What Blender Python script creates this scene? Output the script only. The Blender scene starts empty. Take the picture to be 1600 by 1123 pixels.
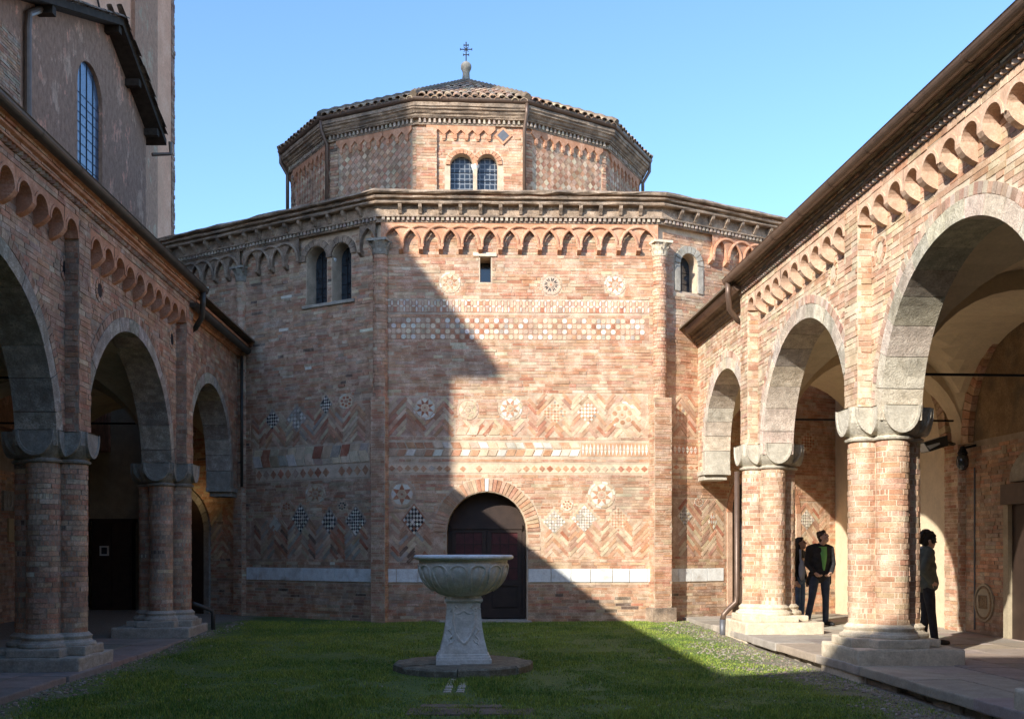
import bpy, bmesh, math, random
import numpy as np
from mathutils import Vector, Matrix, noise as mnoise

random.seed(7)
RNG = np.random.default_rng(7)
R = math.radians
SC = bpy.context.scene
COL = SC.collection
EYE = 1.62          # camera height, metres
FPX = 1650.0        # focal length in photo pixels (photo 1600 px wide)
HOR = 857.0         # horizon line of the photo

# ------------------------------------------------------------------ camera
cam = bpy.data.cameras.new("camera")
cam.sensor_width = 36.0
cam.lens = 36.0 * FPX / 1600.0
cam.shift_y = (HOR - 561.5) / 1600.0
cam.clip_start = 0.1
cam.clip_end = 3000
camo = bpy.data.objects.new("camera", cam)
camo.location = (0, 0, EYE)
camo.rotation_euler = (R(90), 0, 0)
COL.objects.link(camo)
SC.camera = camo

# ------------------------------------------------------------------ light
SUN = Vector((1.0, 1.3, -0.82)).normalized()      # direction the light travels
SUN_EL = math.asin(-SUN.z)
SUN_ROT = math.atan2(-SUN.x, -SUN.y)
world = bpy.data.worlds.new("World")
SC.world = world
world.use_nodes = True
wn = world.node_tree.nodes
wl = world.node_tree.links
sky = wn.new("ShaderNodeTexSky")
sky.sky_type = 'NISHITA'
sky.sun_disc = False
sky.sun_elevation = SUN_EL
sky.sun_rotation = SUN_ROT
sky.altitude = 60
sky.air_density = 1.0
sky.dust_density = 0.5
sky.ozone_density = 5.6
bg = wn["Background"]
bg.inputs[1].default_value = 0.093
wl.new(sky.outputs[0], bg.inputs[0])
sl = bpy.data.lights.new("sun", 'SUN')
sl.energy = 2.0
sl.angle = R(0.6)
sl.color = (1.0, 0.965, 0.90)
so = bpy.data.objects.new("sun", sl)
so.rotation_euler = SUN.to_track_quat('-Z', 'Y').to_euler()
so.location = (-20, -20, 30)
COL.objects.link(so)
SC.view_settings.view_transform = 'Standard'
SC.view_settings.look = 'None'
SC.view_settings.gamma = 1.0
SC.view_settings.exposure = 1.95
SC.view_settings.use_curve_mapping = False
SC.render.engine = 'CYCLES'
SC.cycles.max_bounces = 6
SC.cycles.diffuse_bounces = 4
SC.cycles.use_denoising = True

# ------------------------------------------------------------------ materials
def new_mat(name):
    m = bpy.data.materials.new(name)
    m.use_nodes = True
    nt = m.node_tree
    return m, nt, nt.nodes["Principled BSDF"]

def _n(nt, t, **kw):
    n = nt.nodes.new(t)
    for k, v in kw.items():
        if k.startswith("i_"):
            key = k[2:]
            n.inputs[int(key) if key.isdigit() else key].default_value = v
        else:
            setattr(n, k, v)
    return n

def _noise(nt, vec, scale, detail=4, rough=0.6):
    n = _n(nt, "ShaderNodeTexNoise")
    n.inputs["Scale"].default_value = scale
    n.inputs["Detail"].default_value = detail
    n.inputs["Roughness"].default_value = rough
    nt.links.new(vec, n.inputs["Vector"])
    return n

def _ramp(nt, fac, p0, p1, c0=(0, 0, 0, 1), c1=(1, 1, 1, 1)):
    r = _n(nt, "ShaderNodeValToRGB")
    r.color_ramp.elements[0].position = p0
    r.color_ramp.elements[1].position = p1
    r.color_ramp.elements[0].color = c0
    r.color_ramp.elements[1].color = c1
    nt.links.new(fac, r.inputs[0])
    return r

def _mix(nt, fac, a, b, mode='MIX'):
    m = _n(nt, "ShaderNodeMix", data_type='RGBA', blend_type=mode)
    if isinstance(fac, (int, float)):
        m.inputs[0].default_value = fac
    else:
        nt.links.new(fac, m.inputs[0])
    for sock, v in ((m.inputs[6], a), (m.inputs[7], b)):
        if isinstance(v, tuple):
            sock.default_value = v if len(v) == 4 else (*v, 1)
        else:
            nt.links.new(v, sock)
    return m.outputs[2]

def weathered(name, base, dirt=(0.09, 0.075, 0.06), lime=None, dirt_amt=0.5, lime_amt=0.4,
              s_big=0.9, s_mid=5.0, s_fine=45.0, bump=0.3, rough=0.92, var=0.25, grime_lo=0.5, grime_hi=0.75, bdist=0.01):
    """base: colour tuple, 'attr' (per-piece colour stored on the mesh) or 'object' (object colour)."""
    m, nt, b = new_mat(name)
    gain = (1.22, 1.18, 1.10)
    dirt = tuple(x * g_ for x, g_ in zip(dirt, gain))
    if lime is not None: lime = tuple(min(.8, x * g_) for x, g_ in zip(lime, gain))
    if isinstance(base, tuple): base = tuple(min(.8, x * g_) for x, g_ in zip(base, gain))
    geo = _n(nt, "ShaderNodeNewGeometry")
    pos = geo.outputs["Position"]
    if base == 'attr':
        c = _n(nt, "ShaderNodeAttribute", attribute_name="col").outputs["Color"]
    elif base == 'object':
        c = _n(nt, "ShaderNodeObjectInfo").outputs["Color"]
    else:
        rgb = _n(nt, "ShaderNodeRGB")
        rgb.outputs[0].default_value = (*base, 1)
        c = rgb.outputs[0]
    fine = _noise(nt, pos, s_fine, 5, 0.7)
    mid = _noise(nt, pos, s_mid, 4, 0.6)
    big = _noise(nt, pos, s_big, 5, 0.65)
    v = _ramp(nt, fine.outputs[0], 0.25, 0.75, (1 - var, 1 - var, 1 - var, 1), (1 + var, 1 + var, 1 + var, 1))
    c = _mix(nt, 1.0, c, v.outputs[0], 'MULTIPLY')
    v2 = _ramp(nt, mid.outputs[0], 0.3, 0.7, (1 - var * .8, 1 - var * .85, 1 - var * .9, 1), (1 + var * .5, 1 + var * .5, 1 + var * .5, 1))
    c = _mix(nt, 1.0, c, v2.outputs[0], 'MULTIPLY')
    if lime is not None:
        mulp = _n(nt, "ShaderNodeMath", operation='MULTIPLY')
        r1 = _ramp(nt, mid.outputs[0], 0.46, 0.66)
        r2 = _ramp(nt, fine.outputs[0], 0.42, 0.62)
        nt.links.new(r1.outputs[0], mulp.inputs[0])
        nt.links.new(r2.outputs[0], mulp.inputs[1])
        sc_ = _n(nt, "ShaderNodeMath", operation='MULTIPLY')
        nt.links.new(mulp.outputs[0], sc_.inputs[0])
        sc_.inputs[1].default_value = lime_amt
        c = _mix(nt, sc_.outputs[0], c, lime)
    g = _ramp(nt, big.outputs[0], grime_lo, grime_hi)
    g2 = _n(nt, "ShaderNodeMath", operation='MULTIPLY')
    nt.links.new(g.outputs[0], g2.inputs[0])
    g2.inputs[1].default_value = dirt_amt
    c = _mix(nt, g2.outputs[0], c, dirt)
    nt.links.new(c, b.inputs["Base Color"])
    b.inputs["Roughness"].default_value = rough
    b.inputs["Specular IOR Level"].default_value = 0.25
    if bump:
        add = _n(nt, "ShaderNodeMath", operation='ADD')
        nt.links.new(fine.outputs[0], add.inputs[0])
        nt.links.new(mid.outputs[0], add.inputs[1])
        bp = _n(nt, "ShaderNodeBump")
        bp.inputs["Strength"].default_value = bump
        bp.inputs["Distance"].default_value = bdist
        nt.links.new(add.outputs[0], bp.inputs["Height"])
        nt.links.new(bp.outputs[0], b.inputs["Normal"])
    return m

def plain(name, col, rough=0.6, metal=0.0, spec=0.4, var=0.15, scale=12):
    m, nt, b = new_mat(name)
    geo = _n(nt, "ShaderNodeNewGeometry")
    nz = _noise(nt, geo.outputs["Position"], scale, 5)
    r = _ramp(nt, nz.outputs[0], 0.25, 0.75, tuple(x * (1 - var) for x in col) + (1,), tuple(min(1, x * (1 + var)) for x in col) + (1,))
    nt.links.new(r.outputs[0], b.inputs["Base Color"])
    b.inputs["Roughness"].default_value = rough
    b.inputs["Metallic"].default_value = metal
    b.inputs["Specular IOR Level"].default_value = spec
    return m

def glass_dark(name, col, rough=0.12):
    m, nt, b = new_mat(name)
    geo = _n(nt, "ShaderNodeNewGeometry")
    nz = _noise(nt, geo.outputs["Position"], 7, 3)
    r = _ramp(nt, nz.outputs[0], 0.3, 0.7, tuple(x * .6 for x in col) + (1,), tuple(min(1, x * 1.4) for x in col) + (1,))
    nt.links.new(r.outputs[0], b.inputs["Base Color"])
    b.inputs["Roughness"].default_value = rough
    b.inputs["Specular IOR Level"].default_value = 0.8
    bp = _n(nt, "ShaderNodeBump")
    bp.inputs["Strength"].default_value = 0.15
    nt.links.new(nz.outputs[0], bp.inputs["Height"])
    nt.links.new(bp.outputs[0], b.inputs["Normal"])
    return m

LIME = (0.62, 0.55, 0.45)
MAT = {}
MAT['brick'] = weathered("brick_courses", 'attr', dirt=(0.17, 0.135, 0.105), lime=LIME, dirt_amt=0.42, lime_amt=0.6, bump=0.7, var=0.34, s_big=.7, s_fine=60)
MAT['brick1'] = weathered("brick_single", 'object', dirt=(0.17, 0.135, 0.105), lime=LIME, dirt_amt=0.42, lime_amt=0.6, bump=0.7, var=0.34, s_big=.7, s_fine=60)
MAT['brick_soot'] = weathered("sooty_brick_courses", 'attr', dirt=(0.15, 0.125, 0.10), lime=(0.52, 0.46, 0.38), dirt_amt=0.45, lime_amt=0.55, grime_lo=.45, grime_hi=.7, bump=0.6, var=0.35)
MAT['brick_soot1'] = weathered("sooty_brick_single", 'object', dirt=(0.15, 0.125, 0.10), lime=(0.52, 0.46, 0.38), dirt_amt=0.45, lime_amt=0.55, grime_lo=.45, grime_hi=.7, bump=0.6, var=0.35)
MAT['tile'] = weathered("inlay_courses", 'attr', dirt=(0.2, 0.16, 0.125), lime=(.55,.44,.33), dirt_amt=0.4, lime_amt=.45, bump=0.6, var=0.32, s_fine=60)
MAT['tile1'] = weathered("inlay_single", 'object', dirt=(0.2, 0.16, 0.125), lime=(.55,.44,.33), dirt_amt=0.4, lime_amt=.45, bump=0.6, var=0.32, s_fine=60)
MAT['mortar'] = weathered("lime_mortar", (0.50, 0.39, 0.29), dirt=(0.12, 0.1, 0.085), dirt_amt=0.6, bump=0.8, var=0.3, s_fine=70)
MAT['mortar_pale'] = weathered("pale_lime_mortar", (0.58, 0.48, 0.37), dirt=(0.3, 0.24, 0.18), dirt_amt=0.4, bump=0.8, var=0.25, s_fine=70)
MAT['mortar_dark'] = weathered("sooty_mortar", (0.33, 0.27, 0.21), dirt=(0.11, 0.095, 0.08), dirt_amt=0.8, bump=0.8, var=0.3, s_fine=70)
MAT['stone'] = weathered("grey_stone", (0.36, 0.33, 0.28), dirt=(0.13, 0.12, 0.1), lime=(0.5, 0.46, 0.38), dirt_amt=0.7, bump=0.7, var=0.25, s_mid=9)
MAT['stone_pale'] = weathered("pale_stone", (0.56, 0.48, 0.37), dirt=(0.26, 0.21, 0.16), lime=(0.66, 0.6, 0.5), dirt_amt=0.6, bump=0.7, var=0.22, s_mid=9)
MAT['stone_ring'] = weathered("arch_ring_stone", (0.44, 0.405, 0.34), dirt=(0.22, 0.2, 0.165), lime=(0.6, 0.56, 0.48), dirt_amt=0.6, bump=0.9, var=0.28, s_mid=8)
MAT['ring_obj'] = weathered("arch_stone_block", 'object', dirt=(0.15, 0.135, 0.11), lime=(0.6, 0.56, 0.48), dirt_amt=0.75, lime_amt=.7, bump=1.0, var=0.36, s_mid=7, s_big=1.8, bdist=.02)
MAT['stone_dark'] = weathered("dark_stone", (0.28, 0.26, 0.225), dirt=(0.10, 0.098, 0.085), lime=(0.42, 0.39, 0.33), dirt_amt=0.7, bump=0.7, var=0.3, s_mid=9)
MAT['disc_stone'] = weathered("mossy_step_stone", (0.15, 0.14, 0.105), dirt=(0.07, 0.07, 0.05), lime=(0.32, 0.31, 0.26), dirt_amt=0.7, lime_amt=.7, bump=0.8, var=0.35, s_big=2.5, s_mid=9)
MAT['terracotta'] = weathered("terracotta_moulding", (0.47, 0.235, 0.14), dirt=(0.14, 0.11, 0.09), lime=LIME, dirt_amt=0.5, bump=0.5, var=0.25)
MAT['pink_moulding'] = weathered("worn_pink_moulding", (0.55, 0.37, 0.27), dirt=(0.25, 0.2, 0.16), lime=(0.68, 0.6, 0.5), dirt_amt=0.45, bump=0.6, var=0.25)
MAT['cornice'] = weathered("weathered_cornice", (0.36, 0.27, 0.20), dirt=(0.085, 0.07, 0.06), lime=(0.5, 0.42, 0.34), dirt_amt=0.8, bump=1.0, var=0.45, s_mid=6, s_big=2.2, grime_lo=.42, grime_hi=.66, bdist=.02)
MAT['cornice_dark'] = weathered("sooty_cornice", (0.17, 0.13, 0.095), dirt=(0.05, 0.043, 0.036), lime=(0.26, 0.22, 0.17), dirt_amt=0.75, bump=0.9, var=0.35, s_mid=7)
MAT['marble'] = weathered("white_marble", (0.74, 0.72, 0.68), dirt=(0.36, 0.32, 0.27), dirt_amt=0.75, bump=0.3, var=0.14, rough=0.6, s_big=3.5, s_mid=9, grime_lo=.48, grime_hi=.72)
MAT['marble_fountain'] = weathered("grey_marble", (0.60, 0.59, 0.55), dirt=(0.22, 0.22, 0.17), lime=(0.76, 0.75, 0.72), dirt_amt=0.7, bump=0.45, var=0.2, rough=0.75, s_big=3.0, s_mid=11)
MAT['plaster'] = weathered("cream_plaster", (0.60, 0.50, 0.36), dirt=(0.36, 0.29, 0.2), dirt_amt=0.5, bump=0.15, var=0.1, s_fine=25)
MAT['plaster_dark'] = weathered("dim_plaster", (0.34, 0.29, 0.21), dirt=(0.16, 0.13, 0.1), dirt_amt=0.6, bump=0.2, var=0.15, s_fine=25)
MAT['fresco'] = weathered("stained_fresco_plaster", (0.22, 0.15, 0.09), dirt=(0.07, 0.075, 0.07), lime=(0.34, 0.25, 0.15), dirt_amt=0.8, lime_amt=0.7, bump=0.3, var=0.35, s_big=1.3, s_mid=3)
MAT['pink_render'] = weathered("faded_pink_render", (0.62, 0.335, 0.225), dirt=(0.44, 0.28, 0.19), lime=(0.6, 0.44, 0.33), dirt_amt=0.7, lime_amt=.6, bump=0.5, var=0.2, s_big=0.35, s_mid=1.2, s_fine=14)
def peeling(name, cols):
    """old render flaked off in layers: hard-edged patches of several tones with streaks"""
    m, nt, b = new_mat(name)
    geo = _n(nt, "ShaderNodeNewGeometry"); mp = _n(nt, "ShaderNodeMapping"); mp.inputs["Scale"].default_value = (1, 1, .6)
    nt.links.new(geo.outputs["Position"], mp.inputs["Vector"]); v = mp.outputs[0]
    n1 = _noise(nt, v, .8, 10, .68); n2 = _noise(nt, v, 1.9, 10, .72); n3 = _noise(nt, v, 9, 8, .75)
    c = _mix(nt, _ramp(nt, n1.outputs[0], .46, .54).outputs[0], cols[0], cols[1])
    c = _mix(nt, _ramp(nt, n2.outputs[0], .55, .60).outputs[0], c, cols[2])
    c = _mix(nt, _ramp(nt, n2.outputs[0], .43, .37).outputs[0], c, cols[3])
    c = _mix(nt, 1.0, c, _ramp(nt, n3.outputs[0], .25, .75, (.55, .55, .55, 1), (1.35, 1.35, 1.35, 1)).outputs[0], 'MULTIPLY')
    nt.links.new(c, b.inputs["Base Color"]); b.inputs["Roughness"].default_value = .95; b.inputs["Specular IOR Level"].default_value = .2
    ad = _n(nt, "ShaderNodeMath", operation='ADD'); nt.links.new(n2.outputs[0], ad.inputs[0]); nt.links.new(n3.outputs[0], ad.inputs[1])
    bp = _n(nt, "ShaderNodeBump"); bp.inputs["Strength"].default_value = 1.0; bp.inputs["Distance"].default_value = .05
    nt.links.new(ad.outputs[0], bp.inputs["Height"]); nt.links.new(bp.outputs[0], b.inputs["Normal"])
    return m
MAT['peeling_render'] = peeling("peeling_purple_render", ((.74, .35, .23), (.62, .38, .26), (.80, .58, .42), (.42, .24, .16)))
MAT['grey_render'] = peeling("grey_brown_render", ((.52, .37, .25), (.46, .34, .23), (.58, .42, .29), (.46, .26, .17)))
MAT['rooftile'] = weathered("clay_roof_tile", 'attr', dirt=(0.11, 0.1, 0.085), lime=(0.55, 0.45, 0.34), dirt_amt=0.6, bump=0.5, var=0.3)
MAT['rooftile1'] = weathered("clay_roof_tile_single", 'object', dirt=(0.11, 0.1, 0.085), lime=(0.55, 0.45, 0.34), dirt_amt=0.6, bump=0.5, var=0.3)
MAT['flag'] = weathered("worn_flagstone", 'object', dirt=(0.15, 0.13, 0.11), dirt_amt=0.5, bump=0.5, var=0.22, rough=0.75)
MAT['gutter'] = plain("brown_copper_gutter", (0.155, 0.10, 0.07), 0.45, 0.35, 0.5, 0.25, 6)
MAT['gutter_dark'] = plain("dark_bronze_gutter", (0.065, 0.058, 0.045), 0.5, 0.3, 0.5, 0.3, 6)
MAT['lead'] = plain("grey_lead_pipe", (0.13, 0.13, 0.135), 0.5, 0.4, 0.5)
MAT['iron'] = plain("black_iron", (0.02, 0.02, 0.022), 0.55, 0.5, 0.4)
MAT['wood'] = plain("dark_brown_door_wood", (0.040, 0.024, 0.017), 0.5, 0, 0.4, 0.35, 5)
MAT['wood_grey'] = plain("brown_painted_wood", (0.11, 0.075, 0.055), 0.55, 0, 0.4, 0.25, 8)
MAT['beam'] = plain("old_roof_timber", (0.05, 0.036, 0.027), 0.9, 0, 0.2, 0.4, 7)
MAT['glass'] = glass_dark("old_dark_glass", (0.025, 0.035, 0.045))
MAT['glass_blue'] = glass_dark("old_blue_glass", (0.07, 0.10, 0.15), 0.2)
MAT['curtain'] = plain("red_curtain_glass", (0.075, 0.018, 0.018), 0.35, 0, 0.6, 0.35, 10)
MAT['lamp_body'] = plain("grey_lamp_metal", (0.07, 0.075, 0.07), 0.45, 0.4, 0.5)
MAT['lens'] = plain("lamp_glass", (0.55, 0.55, 0.5), 0.15, 0, 0.8, 0.1)
MAT['paper'] = plain("yellowed_paper", (0.50, 0.36, 0.19), 0.8, 0, 0.2, 0.1)
MAT['white'] = plain("white_paint", (0.62, 0.60, 0.55), 0.6, 0, 0.3, 0.08)

def leaded(name):
    m, nt, b = new_mat(name)
    tc = _n(nt, "ShaderNodeNewGeometry")
    vo = _n(nt, "ShaderNodeTexVoronoi", feature='DISTANCE_TO_EDGE')
    vo.inputs["Scale"].default_value = 8.5
    vo.inputs["Randomness"].default_value = 0.12
    nt.links.new(tc.outputs["Position"], vo.inputs["Vector"])
    r = _ramp(nt, vo.outputs[0], 0.06, 0.12, (0.20, 0.21, 0.22, 1), (0.02, 0.028, 0.04, 1))
    nt.links.new(r.outputs[0], b.inputs["Base Color"])
    b.inputs["Roughness"].default_value = 0.25
    return m
MAT['leaded'] = leaded("hexagon_leaded_glass")

# ------------------------------------------------------------------ frames and mesh builder
class Frame:
    """A vertical wall plane: u along the wall, z up, d out of the wall."""
    def __init__(s, o, u, n, z0=0.0):
        s.o = Vector((o[0], o[1], 0)); s.u = Vector((u[0], u[1], 0)).normalized(); s.n = Vector((n[0], n[1], 0)).normalized(); s.z0 = z0
    def p(s, u, z, d=0.0):
        return (s.o.x + s.u.x * u + s.n.x * d, s.o.y + s.u.y * u + s.n.y * d, z + s.z0)
    def mat(s, u, z, d, ang=0.0):
        """matrix mapping local x->u, y->-d (into wall), z->z, rotated in the wall plane by ang"""
        m = Matrix(((s.u.x, s.n.x * -1, 0, 0), (s.u.y, s.n.y * -1, 0, 0), (0, 0, 1, 0), (0, 0, 0, 1)))
        return Matrix.Translation(s.p(u, z, d)) @ m @ Matrix.Rotation(-ang, 4, 'Y')
    def hit(s, px, py, d=0.0):
        """photo pixel -> (u, z) on this wall"""
        ray = Vector(((px - 800) / FPX, 1.0, (HOR - py) / FPX))
        o = s.o + s.n * d
        t = (o.x * s.n.x + o.y * s.n.y) / (ray.x * s.n.x + ray.y * s.n.y)
        w = ray * t
        return ((w.x - o.x) * s.u.x + (w.y - o.y) * s.u.y, EYE + w.z)

WORLD = {}
def world_of(o):
    return WORLD.get(o.name, Matrix.Identity(4))

def link(o, parent=None, M=None):
    COL.objects.link(o)
    M = M if M is not None else Matrix.Identity(4)
    if parent is not None:
        o.parent = parent
        o.matrix_parent_inverse = world_of(parent).inverted()
    o.matrix_basis = M
    WORLD[o.name] = M.copy()
    return o

def tag(o, label=None, cat=None, group=None, kind=None):
    if label: o["label"] = label
    if cat: o["category"] = cat
    if group: o["group"] = group
    if kind: o["kind"] = kind
    return o

def thing(name, loc, label, cat, group=None):
    e = bpy.data.objects.new(name, None)
    e.empty_display_size = 0.3
    link(e, None, Matrix.Translation(loc))
    return tag(e, label, cat, group)

def inst(name, mesh, parent, M, color=None):
    o = bpy.data.objects.new(name, mesh)
    if color is not None:
        o.color = (*color[:3], 1)
    return link(o, parent, M)

class MB:
    def __init__(s):
        s.v = []; s.f = []; s.c = []
    def add(s, vs, fs, col=None):
        b = len(s.v)
        s.v.extend(vs)
        for f in fs:
            s.f.append(tuple(i + b for i in f)); s.c.append(col)
        return s
    def box(s, fr, u0, u1, z0, z1, d0, d1, col=None, jit=0.0, back=True):
        def j(): return random.uniform(-jit, jit) if jit else 0.0
        vs = []
        for d in (d0, d1):
            for (u, z) in ((u0, z0), (u1, z0), (u1, z1), (u0, z1)):
                if d == d1 and jit:
                    vs.append(fr.p(u + j(), z + j(), d + j() * .5))
                else:
                    vs.append(fr.p(u, z, d))
        fs = [(4, 5, 6, 7), (0, 1, 5, 4), (1, 2, 6, 5), (2, 3, 7, 6), (3, 0, 4, 7)]
        if back: fs.append((3, 2, 1, 0))
        return s.add(vs, fs, col)
    def prism(s, fr, poly, d0, d1, col=None, back=False, shrink=0.0):
        n = len(poly)
        if shrink:
            cx = sum(p[0] for p in poly) / n; cz = sum(p[1] for p in poly) / n
            top = [(cx + (u - cx) * (1 - shrink), cz + (z - cz) * (1 - shrink)) for u, z in poly]
        else:
            top = poly
        vs = [fr.p(u, z, d0) for u, z in poly] + [fr.p(u, z, d1) for u, z in top]
        fs = [tuple(range(n, 2 * n))] + [(i, (i + 1) % n, n + (i + 1) % n, n + i) for i in range(n)]
        if back: fs.append(tuple(reversed(range(n))))
        return s.add(vs, fs, col)
    def wbox(s, x0, x1, y0, y1, z0, z1, col=None):
        vs = [(x, y, z) for z in (z0, z1) for (x, y) in ((x0, y0), (x1, y0), (x1, y1), (x0, y1))]
        return s.add(vs, [(3, 2, 1, 0), (4, 5, 6, 7), (0, 1, 5, 4), (1, 2, 6, 5), (2, 3, 7, 6), (3, 0, 4, 7)], col)
    def tube(s, pts, r, seg=10, col=None, a0=0.0, a1=2 * math.pi, caps=True):
        pts = [Vector(p) for p in pts]
        rs = r if isinstance(r, (list, tuple)) else [r] * len(pts)
        closed = abs(a1 - a0 - 2 * math.pi) < 1e-6
        m = seg if closed else seg + 1
        vs = []
        prev = None
        for i, p in enumerate(pts):
            t = (pts[min(i + 1, len(pts) - 1)] - pts[max(i - 1, 0)]).normalized()
            up = Vector((0, 0, 1)) if abs(t.z) < 0.95 else Vector((1, 0, 0))
            if prev is None:
                x = t.cross(up).normalized()
            else:
                x = (prev - t * prev.dot(t)).normalized()
            prev = x
            y = x.cross(t).normalized()
            for k in range(m):
                a = a0 + (a1 - a0) * k / seg
                vs.append(tuple(p + (x * math.cos(a) + y * math.sin(a)) * rs[i]))
        fs = []
        for i in range(len(pts) - 1):
            for k in range(seg):
                k2 = (k + 1) % m
                fs.append((i * m + k, i * m + k2, (i + 1) * m + k2, (i + 1) * m + k))
        if caps and closed:
            fs.append(tuple(reversed(range(m)))); fs.append(tuple(range((len(pts) - 1) * m, len(pts) * m)))
        return s.add(vs, fs, col)
    def lathe(s, c, prof, seg=24, col=None, rfun=None):
        vs = []; fs = []
        for (r, z) in prof:
            for k in range(seg):
                a = 2 * math.pi * k / seg
                rr = r * (rfun(a, z) if rfun else 1.0)
                vs.append((c[0] + rr * math.cos(a), c[1] + rr * math.sin(a), c[2] + z))
        for i in range(len(prof) - 1):
            for k in range(seg):
                k2 = (k + 1) % seg
                fs.append((i * seg + k, i * seg + k2, (i + 1) * seg + k2, (i + 1) * seg + k))
        fs.append(tuple(reversed(range(seg)))); fs.append(tuple(range((len(prof) - 1) * seg, len(prof) * seg)))
        return s.add(vs, fs, col)
    def mesh(s, name, mat, smooth=False, normals=False):
        me = bpy.data.meshes.new(name)
        me.from_pydata(s.v, [], s.f)
        if any(c is not None for c in s.c):
            at = me.attributes.new("col", 'FLOAT_COLOR', 'FACE')
            arr = np.ones((len(s.f), 4), dtype=np.float32)
            arr[:, :3] = [c[:3] if c is not None else (0.4, 0.25, 0.17) for c in s.c]
            at.data.foreach_set("color", arr.ravel())
        me.materials.append(MAT[mat] if isinstance(mat, str) else mat)
        if normals:
            b = bmesh.new(); b.from_mesh(me)
            bmesh.ops.recalc_face_normals(b, faces=b.faces); b.to_mesh(me); b.free()
        if smooth:
            me.polygons.foreach_set("use_smooth", [True] * len(me.polygons))
        me.update()
        return me
    def build(s, name, mat, parent=None, kind=None, smooth=False, normals=False, M=None):
        o = bpy.data.objects.new(name, s.mesh(name, mat, smooth, normals))
        link(o, parent, M)
        if kind: o["kind"] = kind
        return o

WF = Frame((0, 0), (1, 0), (0, -1))          # plain world frame: u = x, d = -y

def eval_mesh(o, name):
    dg = bpy.context.evaluated_depsgraph_get()
    me = bpy.data.meshes.new_from_object(o.evaluated_get(dg))
    me.name = name
    return me

def temp_obj(me):
    o = bpy.data.objects.new("tmp", me); COL.objects.link(o); return o

def cut(base, cutters, name, mat):
    """boolean difference of closed builders; returns a mesh"""
    bo = temp_obj(base.mesh("tmp", mat, normals=True))
    cos = []
    for c in cutters:
        co = temp_obj(c.mesh("tmp", mat, normals=True)); cos.append(co)
        md = bo.modifiers.new("b", 'BOOLEAN'); md.object = co; md.operation = 'DIFFERENCE'; md.solver = 'EXACT'
    bpy.context.view_layer.update()
    me = eval_mesh(bo, name)
    for o in [bo] + cos:
        m_ = o.data; bpy.data.objects.remove(o); bpy.data.meshes.remove(m_)
    return me

def rough_block(fr, u0, u1, z0, z1, d0, d1, amp=0.01, cuts=4, bev=0.02, mb=None, seed=0):
    """a worn stone block, edges rounded and faces uneven; returns verts, faces in world space"""
    b = bmesh.new()
    bmesh.ops.create_cube(b, size=1.0)
    for v in b.verts:
        v.co = Vector((v.co.x * (u1 - u0), v.co.y * (d1 - d0), v.co.z * (z1 - z0)))
    if bev:
        bmesh.ops.bevel(b, geom=b.edges[:], offset=bev, segments=2, affect='EDGES', profile=0.6)
    if cuts:
        bmesh.ops.subdivide_edges(b, edges=[e for e in b.edges if e.calc_length() > bev * 3], cuts=cuts, use_grid_fill=True)
    off = Vector((seed * 3.17, seed * 1.31, seed * 7.7))
    for v in b.verts:
        q = v.co + off
        v.co += Vector((mnoise.noise(q * 3), mnoise.noise(q * 3 + Vector((9, 9, 9))), mnoise.noise(q * 3 + Vector((5, 1, 3))))) * amp \
              + Vector((mnoise.noise(q * 11), mnoise.noise(q * 11 + Vector((9, 9, 9))), mnoise.noise(q * 11 + Vector((5, 1, 3))))) * amp * .5
    cu, cz, cd = (u0 + u1) / 2, (z0 + z1) / 2, (d0 + d1) / 2
    vs = [fr.p(v.co.x + cu, v.co.z + cz, v.co.y + cd) for v in b.verts]
    b.verts.index_update()
    fs = [tuple(v.index for v in f.verts) for f in b.faces]
    b.free()
    if mb is None: mb = MB()
    return mb.add(vs, fs)

def sweep(mb, path, prof, col=None, closed=False, jit=0.0):
    """sweep a (d, z) profile along a plan polyline; d is measured to the right-hand side (outwards)"""
    n = len(path); P = [Vector((p[0], p[1])) for p in path]
    offs = []
    for i in range(n):
        a = P[i] - P[i - 1] if (i > 0 or closed) else P[i + 1] - P[i]
        c = P[(i + 1) % n] - P[i] if (i < n - 1 or closed) else P[i] - P[i - 1]
        na = Vector((a.y, -a.x)).normalized(); nc = Vector((c.y, -c.x)).normalized()
        m = (na + nc)
        m = m / max(0.2, m.dot(na))
        offs.append(m)
    vs = []
    for i in range(n):
        for (d, z) in prof:
            q = P[i] + offs[i] * (d + (random.uniform(-jit, jit) if jit else 0))
            vs.append((q.x, q.y, z + (random.uniform(-jit, jit) if jit else 0)))
    k = len(prof); fs = []
    for i in range(n if closed else n - 1):
        i2 = (i + 1) % n
        for j in range(k - 1):
            fs.append((i * k + j, i2 * k + j, i2 * k + j + 1, i * k + j + 1))
    if not closed:
        fs.append(tuple(range(k))); fs.append(tuple(reversed(range((n - 1) * k, n * k))))
    return mb.add(vs, fs, col)

def dense(path, step=0.35):
    out = []
    for a, b in zip(path[:-1], path[1:]):
        a = Vector(a[:2]); b = Vector(b[:2]); n = max(1, int((b - a).length / step))
        for i in range(n): out.append(tuple(a.lerp(b, i / n)))
    out.append(tuple(path[-1][:2]))
    return out

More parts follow.
